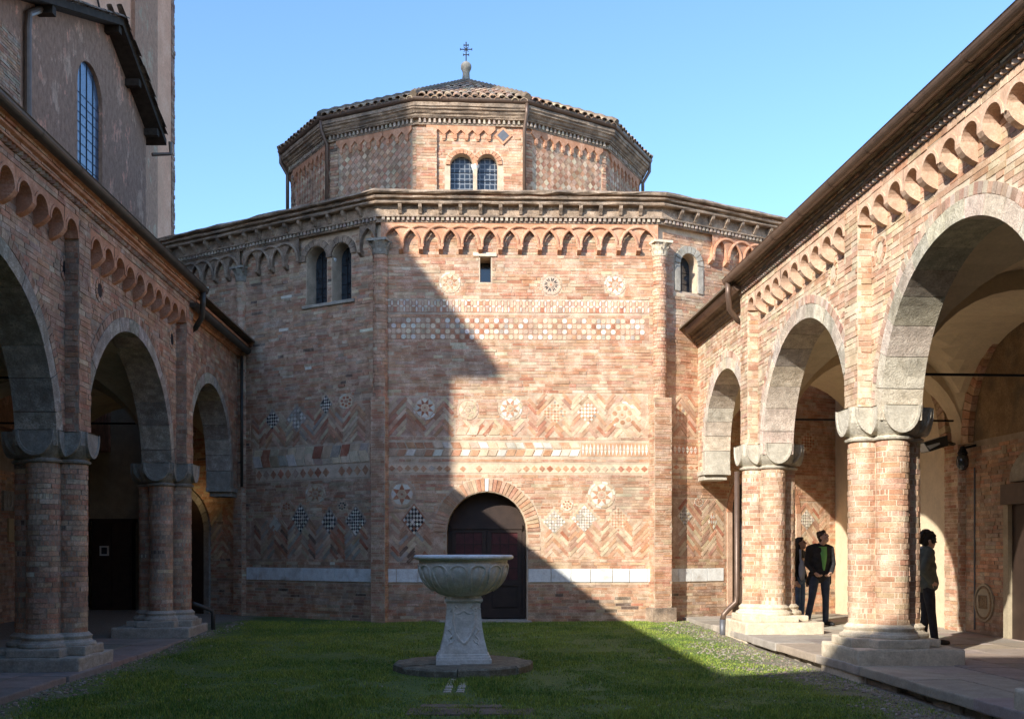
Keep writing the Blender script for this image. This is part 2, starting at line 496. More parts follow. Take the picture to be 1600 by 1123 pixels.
# ------------------------------------------------------------------ colours of pieces
PAL = {
 'red': (0.37, 0.165, 0.10), 'orange': (0.425, 0.225, 0.135), 'pink': (0.43, 0.265, 0.18), 'pale': (0.45, 0.32, 0.22),
 'cream': (0.49, 0.385, 0.27), 'brown': (0.29, 0.175, 0.12), 'grey': (0.33, 0.265, 0.205), 'dark': (0.15, 0.11, 0.085), 'blond': (0.54, 0.43, 0.315), 'rose': (0.50, 0.34, 0.245), 'white': (0.68, 0.63, 0.53)}
ZONES = {
 'front': (('red', 9), ('orange', 32), ('pink', 30), ('pale', 20), ('cream', 7), ('brown', 2)),
 'header': (('orange', 30), ('pink', 40), ('pale', 25), ('red', 5)),
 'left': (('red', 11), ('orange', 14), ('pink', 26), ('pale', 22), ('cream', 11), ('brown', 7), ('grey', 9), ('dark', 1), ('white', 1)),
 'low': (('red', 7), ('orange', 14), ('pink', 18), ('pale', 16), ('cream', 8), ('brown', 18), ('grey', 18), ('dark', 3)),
 'pale': (('orange', 5), ('pink', 12), ('rose', 30), ('pale', 16), ('cream', 14), ('blond', 26)),
 'shade': (('red', 16), ('orange', 26), ('pink', 20), ('pale', 14), ('brown', 14), ('grey', 8), ('cream', 4)),
 'pier': (('red', 5), ('orange', 16), ('pink', 32), ('rose', 26), ('pale', 16), ('cream', 6)),
 'drum': (('orange', 40), ('red', 16), ('pink', 22), ('pale', 14), ('cream', 6)),
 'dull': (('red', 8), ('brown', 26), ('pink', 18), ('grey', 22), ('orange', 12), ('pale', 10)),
}
_mean = (0.435, 0.265, 0.18)
PAL = {k: tuple(min(.78, x * g_) for x, g_ in zip(tuple(v * .72 + m * .28 for v, m in zip(c, _mean)) if k not in ('white', 'dark', 'blond', 'cream') else c, (1.24, 1.19, 1.10))) for k, c in PAL.items()}
def jitc(c, a=0.10):
    k = 1 + random.uniform(-a, a)
    return tuple(max(0.01, min(0.85, x * k * (1 + random.uniform(-.05, .05)))) for x in c)
def zcol(zone):
    z = ZONES[zone]
    r = random.uniform(0, sum(w for _, w in z))
    for nme, w in z:
        r -= w
        if r <= 0: return jitc(PAL[nme])
    return jitc(PAL['pink'])

# ------------------------------------------------------------------ brick laying
def runs(u0, u1, ints):
    """[u0,u1] minus a list of intervals"""
    segs = [(u0, u1)]
    for (a, b) in ints:
        if b <= a: continue
        ns = []
        for (s, e) in segs:
            if b <= s or a >= e: ns.append((s, e)); continue
            if a > s: ns.append((s, a))
            if b < e: ns.append((b, e))
        segs = ns
    return [(s, e) for s, e in segs if e - s > 0.035]

class Disc:
    def __init__(s, u, z, r, rz=None): s.u, s.z, s.r, s.rz = u, z, r, rz or r
    def span(s, z):
        t = (z - s.z) / s.rz
        if abs(t) >= 1: return None
        w = s.r * math.sqrt(1 - t * t); return (s.u - w, s.u + w)
class Lozenge:
    def __init__(s, u, z, r, rz): s.u, s.z, s.r, s.rz = u, z, r, rz
    def span(s, z):
        t = abs(z - s.z) / s.rz
        if t >= 1: return None
        return (s.u - s.r * (1 - t), s.u + s.r * (1 - t))
    def inside(s, u, z, k=1.0):
        return abs(u - s.u) / s.r + abs(z - s.z) / s.rz < k
class Rect:
    def __init__(s, u0, u1, z0, z1): s.u0, s.u1, s.z0, s.z1 = min(u0, u1), max(u0, u1), min(z0, z1), max(z0, z1)
    def span(s, z):
        return (s.u0, s.u1) if s.z0 < z < s.z1 else None
class ArchHole:
    def __init__(s, u, r, zs, zb): s.u, s.r, s.zs, s.zb = u, r, zs, zb
    def span(s, z):
        if z < s.zb: return None
        if z <= s.zs: return (s.u - s.r, s.u + s.r)
        t = (z - s.zs) / s.r
        if t >= 1: return None
        w = s.r * math.sqrt(1 - t * t); return (s.u - w, s.u + w)

def lay(fr, u0, u1, z0, z1, holes, zone, h=0.064, lmin=0.14, lmax=0.33, gap=0.009, out=None, zonef=None):
    """list of bricks (frame, u0, u1, z0, z1, d, colour)"""
    out = [] if out is None else out
    n = max(1, round((z1 - z0) / h)); h = (z1 - z0) / n
    for i in range(n):
        za = z0 + i * h; zb = za + h
        ints = []
        for H in holes:
            best = None
            for zz in (za + .004, (za + zb) / 2, zb - .004):
                sp = H.span(zz)
                if sp: best = sp if best is None else (min(best[0], sp[0]), max(best[1], sp[1]))
            if best: ints.append((best[0] - .004, best[1] + .004))
        sag = 0.0
        for (s, e) in runs(u0, u1, ints):
            u = s - random.uniform(0, lmax * .6)
            while u < e:
                L = random.choice((lmax, lmax * .93, lmax * .8, lmin, lmin * 1.3, lmax * 1.05)) * random.uniform(.92, 1.08)
                a, b = max(u, s), min(u + L, e)
                u += L
                if b - a < 0.05: continue
                d = random.uniform(.003, .011)
                if random.random() < .05: d = random.uniform(0.0005, .002)
                if random.random() < .04: d += .008
                zc = zonef(a, za) if zonef else zone
                g = gap * (random.uniform(.6, 1.4) if random.random() < .86 else random.uniform(1.6, 2.6))
                q_ = fr.p(a, za); col_ = zcol(zc)
                p1_ = mnoise.noise(Vector((q_[0] * .55, q_[1] * .55, q_[2] * .8))); p2_ = mnoise.noise(Vector((q_[0] * 1.7 + 9, q_[1] * 1.7, q_[2] * 2.6)))
                k_ = 1 + .16 * p1_ + .10 * p2_; w_ = .10 * p2_ - .08 * p1_      # repairs and tired patches
                col_ = (min(.8, col_[0] * k_), min(.8, col_[1] * k_ * (1 + w_)), min(.8, col_[2] * k_ * (1 + 1.6 * w_)))
                out.append((fr, a + g / 2, b - g / 2, za + g * .45, zb - g * .45, d, col_))
    return out

def unit_brick(seed):
    """a brick 1 x 1 x 1 (centred; y from 0 to 1 into the wall), corners worn"""
    rr = random.Random(seed); b = bmesh.new(); bmesh.ops.create_cube(b, size=1.0)
    for v in b.verts:
        v.co.y += 0.5
        if v.co.y < .5: v.co += Vector((rr.uniform(-.012, .012), rr.uniform(-.0, .12), rr.uniform(-.04, .04)))
    fe = [e for e in b.edges if all(v.co.y < .5 for v in e.verts)]
    bmesh.ops.bevel(b, geom=fe, offset=.035, segments=1, affect='EDGES')
    me = bpy.data.meshes.new("brick"); b.to_mesh(me); b.free()
    return me
UB = {}
def brick_meshes(mat):
    if mat not in UB:
        UB[mat] = []
        for k in range(8):
            me = unit_brick(k); me.materials.append(MAT[mat]); UB[mat].append(me)
    return UB[mat]

def shows(br):
    fr, a, b, za, zb, d, c = br
    p = fr.p((a + b) / 2, (za + zb) / 2, 0)
    if p[1] < 1: return 0
    px = 800 + FPX * p[0] / p[1]; py = HOR - FPX * (p[2] - EYE) / p[1]
    if not (0 < px < 1600 and 0 < py < 1123): return 0
    v = Vector((p[0], p[1], p[2] - EYE))
    return max(0, -(v.normalized().dot(fr.n))) * (b - a) * (zb - za) / v.length_squared

def put_bricks(bricks, parent, n_single, mat, mat1, name="brick", stuff_name="brickwork", embed=0.01):
    """the n_single that show largest as objects of their own, the rest as one joined part"""
    order = sorted(range(len(bricks)), key=lambda i: -shows(bricks[i]))
    single = set(order[:n_single])
    ms = brick_meshes(mat1)
    mb = MB()
    for i, (fr, a, b, za, zb, d, c) in enumerate(bricks):
        if i in single:
            M = fr.mat((a + b) / 2, (za + zb) / 2, d) @ Matrix.Diagonal((b - a, d + embed, zb - za, 1))
            inst(name, random.choice(ms), parent, M, c)
        else:
            mb.box(fr, a, b, za, zb, -embed, d, c, jit=0.0035, back=False)
    if mb.f:
        mb.build(stuff_name, mat, parent, kind="stuff")

# ================================================================== PEOPLE
_b = bmesh.new(); bmesh.ops.create_icosphere(_b, subdivisions=2, radius=1.0)
ICO_V = np.array([v.co[:] for v in _b.verts]); ICO_F = np.array([[v.index for v in f.verts] for f in _b.faces]); _b.free()
def blob(parts, name, mat, voxel=.011, parent=None, smooth_it=4):
    """union of tapered limbs and ellipsoids grown into one continuous surface"""
    VV = []; FFc = []
    def ball(c, r, rot=None):
        M = Matrix.Translation(c) @ (rot if rot is not None else Matrix.Identity(4)) @ Matrix.Diagonal((*(r if hasattr(r, '__len__') else (r, r, r)), 1))
        A = np.array(M); k = sum(len(x) for x in VV)
        VV.append(ICO_V @ A[:3, :3].T + A[:3, 3]); FFc.append(ICO_F + k)
    for p in parts:
        if p[0] == 'b': ball(Vector(p[1]), p[2], p[3] if len(p) > 3 else None)
        else:
            _, chain = p
            for (c0, r0), (c1, r1) in zip(chain[:-1], chain[1:]):
                c0, c1 = Vector(c0), Vector(c1); n = max(2, int((c1 - c0).length / (min(r0, r1) * .45)))
                for i in range(n + 1): ball(c0.lerp(c1, i / n), r0 + (r1 - r0) * i / n)
    me = bpy.data.meshes.new("tmp"); me.from_pydata(np.concatenate(VV).tolist(), [], np.concatenate(FFc).tolist())
    o = temp_obj(me); md = o.modifiers.new("r", 'REMESH'); md.mode = 'VOXEL'; md.voxel_size = voxel; md.adaptivity = 0
    sm = o.modifiers.new("s", 'SMOOTH'); sm.iterations = smooth_it; sm.factor = .5
    me2 = eval_mesh(o, name); bpy.data.objects.remove(o); bpy.data.meshes.remove(me)
    me2.materials.clear(); me2.materials.append(MAT[mat] if isinstance(mat, str) else mat)
    me2.polygons.foreach_set("use_smooth", [True] * len(me2.polygons))
    oo = bpy.data.objects.new(name, me2); link(oo, parent)
    return oo

MAT['skin'] = plain("skin", (.50, .30, .205), .55, 0, .4, .1, 20)
MAT['hair'] = plain("dark_hair", (.018, .012, .009), .55, 0, .4, .4, 60)
MAT['hair_brown'] = plain("brown_hair", (.05, .027, .015), .55, 0, .4, .4, 60)
MAT['black_cloth'] = plain("black_cloth", (.030, .029, .030), .85, 0, .2, .35, 14)
MAT['jeans'] = plain("blue_jeans", (.08, .125, .21), .85, 0, .2, .35, 9)
MAT['jeans_dark'] = plain("dark_jeans", (.045, .055, .08), .85, 0, .2, .35, 9)
MAT['green_shirt'] = plain("green_shirt", (.16, .40, .12), .8, 0, .2, .1, 9)
MAT['grey_cloth'] = plain("grey_green_cloth", (.11, .115, .09), .85, 0, .2, .25, 9)
MAT['pale_cloth'] = plain("pale_grey_cloth", (.38, .40, .44), .8, 0, .2, .15, 9)
MAT['shoe'] = plain("black_shoe", (.015, .014, .014), .45, 0, .4, .2, 9)

def hand(wrist, dirv, palmn, curl=.5, s=1.0):
    """palm, four unequal bent fingers and a thumb from the side of the palm"""
    w = Vector(wrist); d = Vector(dirv).normalized(); n = Vector(palmn).normalized(); n = (n - d * n.dot(d)).normalized(); sdir = d.cross(n)
    parts = [('c', [(w, .026 * s), (w + d * .045 * s, .032 * s), (w + d * .08 * s, .030 * s)])]
    for k, L in ((-1.5, .070), (-.5, .082), (.5, .078), (1.5, .062)):
        b0 = w + d * .082 * s + sdir * k * .0185 * s
        m_ = b0 + (d * (1 - curl * .3) + n * curl * .55).normalized() * L * .5 * s; e = m_ + (d * (1 - curl) + n * (curl * 1.1)).normalized() * L * .5 * s
        parts.append(('c', [(b0, .0095 * s), (m_, .0088 * s), (e, .0075 * s)]))
    t0 = w + d * .03 * s - sdir * .028 * s
    parts.append(('c', [(t0, .012 * s), (t0 - sdir * .028 * s + d * .03 * s, .0105 * s), (t0 - sdir * .026 * s + d * .062 * s + n * .012 * s, .009 * s)]))
    return parts

def person(base, heading, J, label, looks):
    """J: joints in body space (x = the person's left, y = forward, z up); heading turns them about z"""
    root = thing("person", base, label, "person")
    Rz = Matrix.Rotation(heading, 4, 'Z'); T = Matrix.Translation(base) @ Rz
    g = {k: T @ Vector(v) for k, v in J.items()}
    fwd = (Rz @ Vector((0, 1, 0))); left = Rz @ Vector((1, 0, 0)); upv = Vector((0, 0, 1))
    ht = looks.get('head', (0, 0, 0)); Rh = Rz @ Matrix.Rotation(ht[2], 4, 'Z') @ Matrix.Rotation(ht[0], 4, 'X') @ Matrix.Rotation(ht[1], 4, 'Y')
    hc = g['head']; H = lambda x, y, z: hc + (Rh @ Vector((x, y, z)))
    skin = [('b', hc + Rh @ Vector((0, -.008, .02)), (.073, .092, .098), Rh), ('b', H(0, .025, -.05), (.056, .065, .062), Rh), ('c', [(H(0, .05, -.095), .024), (H(0, .062, -.088), .02)]),
            ('c', [(H(0, .085, .012), .010), (H(0, .107, -.022), .0155)]), ('b', H(0, .088, -.055), (.024, .012, .009), Rh), ('b', H(.03, .078, .03), (.022, .014, .008), Rh), ('b', H(-.03, .078, .03), (.022, .014, .008), Rh),
            ('b', H(.074, -.008, -.005), (.01, .02, .03), Rh), ('b', H(-.074, -.008, -.005), (.01, .02, .03), Rh),
            ('c', [(H(0, -.015, -.07), .055), (g['neck'], .056)]), ('c', [(g['neck'], .06), (g['chest'], .12), (g['waist'], .11), (g['hip'], .12)]),
            ('c', [(g['chest'] + upv * .08, .07), (g['sl'], .05), (g['el'], .038), (g['wl'], .028)]), ('c', [(g['chest'] + upv * .08, .07), (g['sr'], .05), (g['er'], .038), (g['wr'], .028)]),
            ('c', [(g['hl'], .08), (g['kl'], .052), (g['al'], .038)]), ('c', [(g['hr'], .08), (g['kr'], .052), (g['ar'], .038)])]
    skin += hand(g['wl'], g['fl'] - g['wl'], looks.get('pl', -left), .6) + hand(g['wr'], g['fr'] - g['wr'], looks.get('pr', left), .6)
    body = blob(skin, "body", 'skin', .0075, root, 2)
    eyes = MB()
    for s_ in (-1, 1):
        c = H(s_ * .03, .082, .012); eyes.lathe((c.x, c.y, c.z), [(.003, -.008), (.010, -.004), (.012, 0), (.010, .004), (.003, .008)], 8)
    eyes.build("eyes", 'hair', body)
    hb = [('b', H(0, -.022, .045), (.084, .098, .09), Rh), ('b', H(0, -.05, -.01), (.078, .06, .085), Rh), ('b', H(0, .035, .09), (.055, .045, .03), Rh)]
    rr = random.Random(3)
    if looks['hair'] == 'curly':
        for i in range(60):
            a, e = rr.uniform(0, 6.28), rr.uniform(-.5, 1.5); q = Vector((math.cos(a) * math.cos(e) * .115, math.sin(a) * math.cos(e) * .118 - .035, math.sin(e) * .115 + .035))
            if q.y > .055 and q.z < .065: continue
            hb.append(('b', H(*q), rr.uniform(.024, .038)))
    elif looks['hair'] == 'long': hb += [('c', [(H(0, -.07, .0), .07), (H(0, -.085, -.14), .06), (H(0, -.08, -.24), .04)]), ('c', [(H(.065, -.02, .02), .03), (H(.06, -.03, -.14), .03)]), ('c', [(H(-.065, -.02, .02), .03), (H(-.06, -.03, -.14), .03)])]
    else:
        for i in range(26):
            a = rr.uniform(0, 6.28); q = Vector((math.cos(a) * .062, math.sin(a) * .07 - .02, .10 + rr.uniform(-.02, .015))); hb.append(('b', H(*q), rr.uniform(.016, .026)))
    blob(hb, "hair", looks['hairmat'], .009, root, 1)
    W = looks.get('bulk', 1.0)
    lx = left * .0
    top = [('c', [(g['neck'] - upv * .02, .075), (g['chest'] + upv * .06, .12 * W)]), ('b', g['chest'] + upv * .02, (.185 * W, .125 * W, .17), Rz), ('b', g['waist'], (.165 * W, .122 * W, .15), Rz), ('b', (g['waist'] + g['chest']) / 2, (.178 * W, .132 * W, .15), Rz), ('b', (g['waist'] + g['hip']) / 2, (.170 * W, .130 * W, .13), Rz), ('b', g['hip'] + upv * .02, (.175 * W, .13 * W, looks.get('hem', .13)), Rz),
           ('c', [(g['chest'] + upv * .10 + (g['sl'] - g['chest']) * .4, .075), (g['sl'], .072), (g['el'], .058), (g['wl'] - (g['wl'] - g['el']).normalized() * .02, .045)]),
           ('c', [(g['chest'] + upv * .10 + (g['sr'] - g['chest']) * .4, .075), (g['sr'], .072), (g['er'], .058), (g['wr'] - (g['wr'] - g['er']).normalized() * .02, .045)])]
    if looks.get('flap'): top += [('c', [(g['hip'] + left * s_ * .15, .07), (g['hip'] + left * s_ * .19 - upv * .16 - fwd * .04, .05)]) for s_ in (-1, 1)]
    blob(top, "jacket", looks['top'], .012, root, 4)
    leg = [('b', g['hip'] - upv * .03, (.155, .115, .12), Rz)]
    for s_ in 'lr':
        leg.append(('c', [(g['h' + s_] , .095), (g['h' + s_].lerp(g['k' + s_], .5), .085), (g['k' + s_], .066), (g['k' + s_].lerp(g['a' + s_], .4), .064), (g['a' + s_] - upv * .01, .058)]))
    blob(leg, "trousers", looks['legs'], .012, root, 4)
    for s_ in 'lr':
        a = g['a' + s_]; t = g['t' + s_]; f = (t - a); f.z = 0; f.normalize(); z0 = base[2] + .038
        heel = Vector((a.x, a.y, z0)) - f * .05; toe = Vector((a.x, a.y, z0 - .006)) + f * .19
        sh_ = blob([('c', [(heel, .038), (heel + f * .1, .042), (heel + f * .17, .046), (toe, .034)]), ('c', [(a, .045), (heel + f * .05 + upv * .03, .046)])], "shoe", 'shoe', .009, root, 2)
    return root, g, T, Rz

def stand(H=1.75, **kw):
    k = H / 1.75
    J = dict(head=(0, .03, 1.63), neck=(0, -.01, 1.49), chest=(0, 0, 1.31), waist=(0, 0, 1.10), hip=(0, 0, .95), sl=(.20, 0, 1.42), sr=(-.20, 0, 1.42), el=(.25, -.03, 1.14), er=(-.25, -.03, 1.14),
             wl=(.24, .08, .90), wr=(-.24, .08, .90), fl=(.23, .10, .80), fr=(-.23, .10, .80), hl=(.10, 0, .90), hr=(-.10, 0, .90), kl=(.11, .03, .50), kr=(-.11, .03, .50), al=(.12, 0, .09), ar=(-.12, 0, .09), tl=(.14, .2, .03), tr=(-.14, .2, .03))
    J.update(kw)
    return {n: (v[0] * k, v[1] * k, v[2] * k) for n, v in J.items()}

ZFL = .2
# man in the open black jacket, looking up, thumbs at his belt (faces the camera, a little to the right)
mx, my = (1281 - 800) / FPX * 19.6, 19.6
J = stand(1.75, head=(-.05, .05, 1.63), neck=(-.02, -.01, 1.49), el=(.245, .0, 1.14), er=(-.25, .01, 1.14), wl=(.17, .16, .98), wr=(-.15, .16, .98), fl=(.09, .20, .92), fr=(-.07, .20, .92),
          hl=(.10, 0, .90), hr=(-.10, 0, .90), kl=(.20, .10, .50), kr=(-.10, .03, .50), al=(.27, .05, .09), ar=(-.12, -.02, .09), tl=(.42, .2, .03), tr=(-.2, .18, .03))
root, g, T, Rz = person((mx, my, ZFL), math.pi + .12, J, "man in open black jacket over green shirt looking up, hands at belt", dict(hair='short', hairmat='hair_brown', top='black_cloth', legs='jeans_dark', head=(.42, -.05, .55), bulk=1.12, hem=.19, flap=True))
# shirt front in the open V of the jacket
fr_ = Frame((T @ Vector((0, 0, 0)))[:2], (Rz @ Vector((-1, 0, 0)))[:2], (Rz @ Vector((0, 1, 0)))[:2])
sm = MB(); rows = []
for i in range(9):
    z = ZFL + 1.02 + .44 * i / 8; hw = .015 + .062 * (i / 8) ** .8; dd = .146 + .012 * math.sin(math.pi * i / 8) - (.05 * max(0, (i - 5) / 3))
    rows += [fr_.p(.02 - hw, z, dd - .012), fr_.p(.02 - hw * .5, z, dd + .006), fr_.p(.02, z, dd + .010), fr_.p(.02 + hw * .5, z, dd + .006), fr_.p(.02 + hw, z, dd - .012)]
sm.add(rows, [(i * 5 + j, i * 5 + j + 1, i * 5 + j + 6, i * 5 + j + 5) for i in range(8) for j in range(4)])
sm.build("shirt", 'green_shirt', root, smooth=True)
# woman beside him, half hidden by the pier
wx, wy = (1247 - 800) / FPX * 19.9, 19.9
J = stand(1.64, el=(.24, -.02, 1.15), wl=(.22, .05, .88), wr=(-.22, .07, .90), head=(-.01, .05, 1.62))
root, g, T, Rz = person((wx, wy, ZFL), -math.pi * .72, J, "person in black coat and jeans with pale bag, half hidden by the far pier", dict(hair='long', hairmat='hair', top='black_cloth', legs='jeans', head=(.25, 0, .0), bulk=.92, hem=.16))
bag = MB(); c = T @ Vector((.20, .10, 1.0)); lf = Rz @ Vector((1, 0, 0))
bag = blob([('b', T @ Vector((.16, .15, 1.02)), (.05, .07, .20), Rz), ('c', [(T @ Vector((.15, .12, 1.2)), .025), (T @ Vector((.12, .10, 1.40)), .022)])], "shoulder_bag", 'pale_cloth', .01, root, 3)
# person in profile leaning on the near pier, facing right
tx, ty = (1447 - 800) / FPX * 15.75, 15.75
J = stand(1.68, head=(0, .04, 1.60), neck=(0, -.02, 1.48), chest=(0, -.03, 1.30), waist=(0, 0, 1.08), hip=(0, .02, .93), el=(.24, -.12, 1.15), er=(-.24, -.12, 1.15), wl=(.22, .02, .96), wr=(-.22, .04, .95), fl=(.17, .10, .93), fr=(-.17, .12, .92),
          kl=(.10, .05, .50), kr=(-.10, .02, .50), al=(.10, .10, .09), ar=(-.10, -.02, .09), tl=(.10, .30, .03), tr=(-.10, .2, .03))
root, g, T, Rz = person((tx, ty, ZFL), -math.pi / 2 - .08, J, "person with curly dark hair in grey vest standing in profile behind near pier", dict(hair='curly', hairmat='hair', top='grey_cloth', legs='black_cloth', head=(.05, 0, 0), bulk=1.25, hem=.17))
blob([('c', [(g['neck'] + Vector((0, 0, .005)) + (Rz @ Vector((.07 * math.cos(t), .07 * math.sin(t), .0))), .032), (g['neck'] + Vector((0, 0, -.005)) + (Rz @ Vector((.07 * math.cos(t + .5), .07 * math.sin(t + .5), .0))), .032)]) for t in [i * .5 for i in range(13)]], "scarf", 'pale_cloth', .01, root, 2)

# ================================================================== GROUND
def smooth(a, b, x):
    t = max(0.0, min(1.0, (x - a) / (b - a))); return t * t * (3 - 2 * t)
def gz(x, y):
    return 0.13 * smooth(14.5, 21.5, y) + 0.012 * mnoise.noise(Vector((x * .9, y * .9, 0))) + 0.02 * mnoise.noise(Vector((x * .3, y * .3, 5)))
RW0, RM = 5.45, -0.069          # right arcade wall face: x = RW0 + RM*y
LW0, LM = -5.32, -0.034         # left arcade wall face
def ground_material():
    m, nt, b = new_mat("lawn_soil")
    geo = _n(nt, "ShaderNodeNewGeometry")
    n1 = _noise(nt, geo.outputs["Position"], 1.6, 6, .65)
    n2 = _noise(nt, geo.outputs["Position"], 26, 5, .7)
    r1 = _ramp(nt, n1.outputs[0], .35, .7, (0.075, 0.125, 0.024, 1), (0.14, 0.18, 0.04, 1))
    r2 = _ramp(nt, n2.outputs[0], .58, .75)
    c = _mix(nt, r2.outputs[0], r1.outputs[0], (0.10, 0.085, 0.055))
    sx = _n(nt, "ShaderNodeSeparateXYZ"); nt.links.new(geo.outputs["Position"], sx.inputs[0])
    def ma(op, p, q):
        n = _n(nt, "ShaderNodeMath", operation=op)
        for k, v in ((0, p), (1, q)):
            if isinstance(v, (int, float)): n.inputs[k].default_value = v
            else: nt.links.new(v, n.inputs[k])
        return n.outputs[0]
    n3 = _noise(nt, geo.outputs["Position"], 1.3, 6, .7)
    wob = ma('MULTIPLY', ma('SUBTRACT', n3.outputs[0], .5), 2.6)
    dr = ma('SUBTRACT', ma('ADD', ma('MULTIPLY', sx.outputs[1], RM), RW0 - .36), sx.outputs[0])
    dl = ma('SUBTRACT', sx.outputs[0], ma('ADD', ma('MULTIPLY', sx.outputs[1], LM), LW0 + .38))
    edge = ma('MINIMUM', ma('ADD', dr, wob), ma('ADD', ma('ADD', dl, .45), wob))
    soil = _ramp(nt, edge, .15, .8, (1, 1, 1, 1), (0, 0, 0, 1))
    n4 = _noise(nt, geo.outputs["Position"], 40, 4, .8)
    sc_ = _ramp(nt, n4.outputs[0], .35, .65, (.13, .10, .07, 1), (.36, .31, .24, 1))
    c = _mix(nt, soil.outputs[0], c, sc_.outputs[0])
    nt.links.new(c, b.inputs["Base Color"])
    b.inputs["Roughness"].default_value = 0.95
    bp = _n(nt, "ShaderNodeBump"); bp.inputs["Strength"].default_value = .8; bp.inputs["Distance"].default_value = .03
    nt.links.new(n2.outputs[0], bp.inputs["Height"]); nt.links.new(bp.outputs[0], b.inputs["Normal"])
    return m
MAT['lawn'] = ground_material()
xs = [-1500, -300, -60, -20] + [-9 + .25 * i for i in range(73)] + [20, 60, 300, 1500]
ys = [-1500, -300, -60, -12] + [-4 + .25 * i for i in range(125)] + [40, 70, 300, 1500]
gm = MB()
gm.v = [(x, y, gz(x, y) if abs(x) < 12 and -6 < y < 30 else (0.0 if y < 14 else .13)) for y in ys for x in xs]
nx = len(xs)
gm.f = [(j * nx + i, j * nx + i + 1, (j + 1) * nx + i + 1, (j + 1) * nx + i) for j in range(len(ys) - 1) for i in range(nx - 1)]
gm.c = [None] * len(gm.f)
tag(gm.build("ground", "lawn", smooth=True), kind="structure")

# ================================================================== CHURCH
CL, CR = Vector((-2.68, 21.55)), Vector((3.02, 21.70))
dirL, dirR = Vector((0.851, -0.525)), Vector((0.863, 0.505))
LLEN, RLEN = 6.9, 6.6
CE = CL - dirL * LLEN
CX = CR + dirR * RLEN
FF = Frame(CL, CR - CL, (CR.y - CL.y, -(CR.x - CL.x)))
FL = Frame(CE, dirL, (dirL.y, -dirL.x))
FR = Frame(CR, dirR, (dirR.y, -dirR.x))
WFL = (CR - CL).length
GB = 0.06                       # foot of the walls
church = thing("brick_church", (0.2, 25.5, 0.1), "octagonal brick church with inlaid patterns and a tiled lantern roof", "church")
ZT = FF.hit(815, 352)[1]        # top of plain wall / underside of dentils
CH_TOP = FF.hit(815, 306)[1]

def arch_poly(u, r, zs, zb, n=16):
    return [(u - r, zb), (u + r, zb)] + [(u + r * math.cos(math.pi * k / n), zs + r * math.sin(math.pi * k / n)) for k in range(n + 1)]

# openings
du0, dz0 = FF.hit(698, 966); du1, _ = FF.hit(823, 966)
DU, DRAD = (du0 + du1) / 2, (du1 - du0) / 2
DZ_TOP = FF.hit(760, 768)[1]; DZS = DZ_TOP - DRAD; DZB = 0.14
slit = (FF.hit(750, 441), FF.hit(767, 402))
core = MB().box(FF, 0, WFL, 0, CH_TOP - .1, -.9, 0)
c1 = MB().prism(FF, arch_poly(DU, DRAD, DZS, DZB), -.55, .3, back=True)
c2 = MB().box(FF, slit[0][0], slit[1][0], slit[0][1], slit[1][1], -.5, .3)
w_front = bpy.data.objects.new("wall", cut(core, [c1, c2], "wall", 'mortar')); link(w_front, church)
# left facet: two-light window
bw = [(FL.hit(479, 470), FL.hit(511, 470)), (FL.hit(519, 470), FL.hit(549, 470))]
lb_zb = FL.hit(512, 473)[1]; lb_top = FL.hit(512, 384)[1]
LB = []
for (a, b) in bw:
    LB.append(((a[0] + b[0]) / 2, abs(b[0] - a[0]) / 2))
lb_zs = lb_top - LB[1][1]
core = MB().box(FL, 0, LLEN, 0, CH_TOP - .1, -.9, 0)
w_left = bpy.data.objects.new("wall", cut(core, [MB().prism(FL, arch_poly(u, r, lb_zs, lb_zb), -.4, .3, back=True) for u, r in LB], "wall", 'mortar')); link(w_left, church)
# right facet: small arched window, arcade door
rw = (FR.hit(1063, 455), FR.hit(1089, 455)); RWU = (rw[0][0] + rw[1][0]) / 2; RWR = (rw[1][0] - rw[0][0]) / 2
rw_zb = FR.hit(1076, 457)[1]; rw_top = FR.hit(1076, 397)[1]
rd = (FR.hit(1144, 960)[0], FR.hit(1243, 960)[0]); RDU = (rd[0] + rd[1]) / 2; RDR = (rd[1] - rd[0]) / 2
rd_zb = .2; rd_zs = FR.hit(1144, 800)[1]
core = MB().box(FR, 0, RLEN, 0, CH_TOP - .1, -.9, 0)
w_right = bpy.data.objects.new("wall", cut(core, [MB().prism(FR, arch_poly(RWU, RWR, rw_top - RWR, rw_zb), -.4, .3, back=True),
      MB().prism(FR, arch_poly(RDU, RDR, rd_zs, rd_zb), -.35, .3, back=True)], "wall", 'mortar')); link(w_right, church)

# ---------------------------------------------------------------- inlay helpers
TC = {'w': (0.74, 0.67, 0.55), 'c': (0.66, 0.51, 0.34), 'r': (0.45, 0.18, 0.10), 'o': (0.55, 0.28, 0.155), 'k': (0.04, 0.04, 0.042), 'p': (0.58, 0.40, 0.27), 'g': (0.40, 0.34, 0.27), 'b': (0.20, 0.125, 0.085)}
def tcol(k, a=.12): return jitc(TC[k], a)

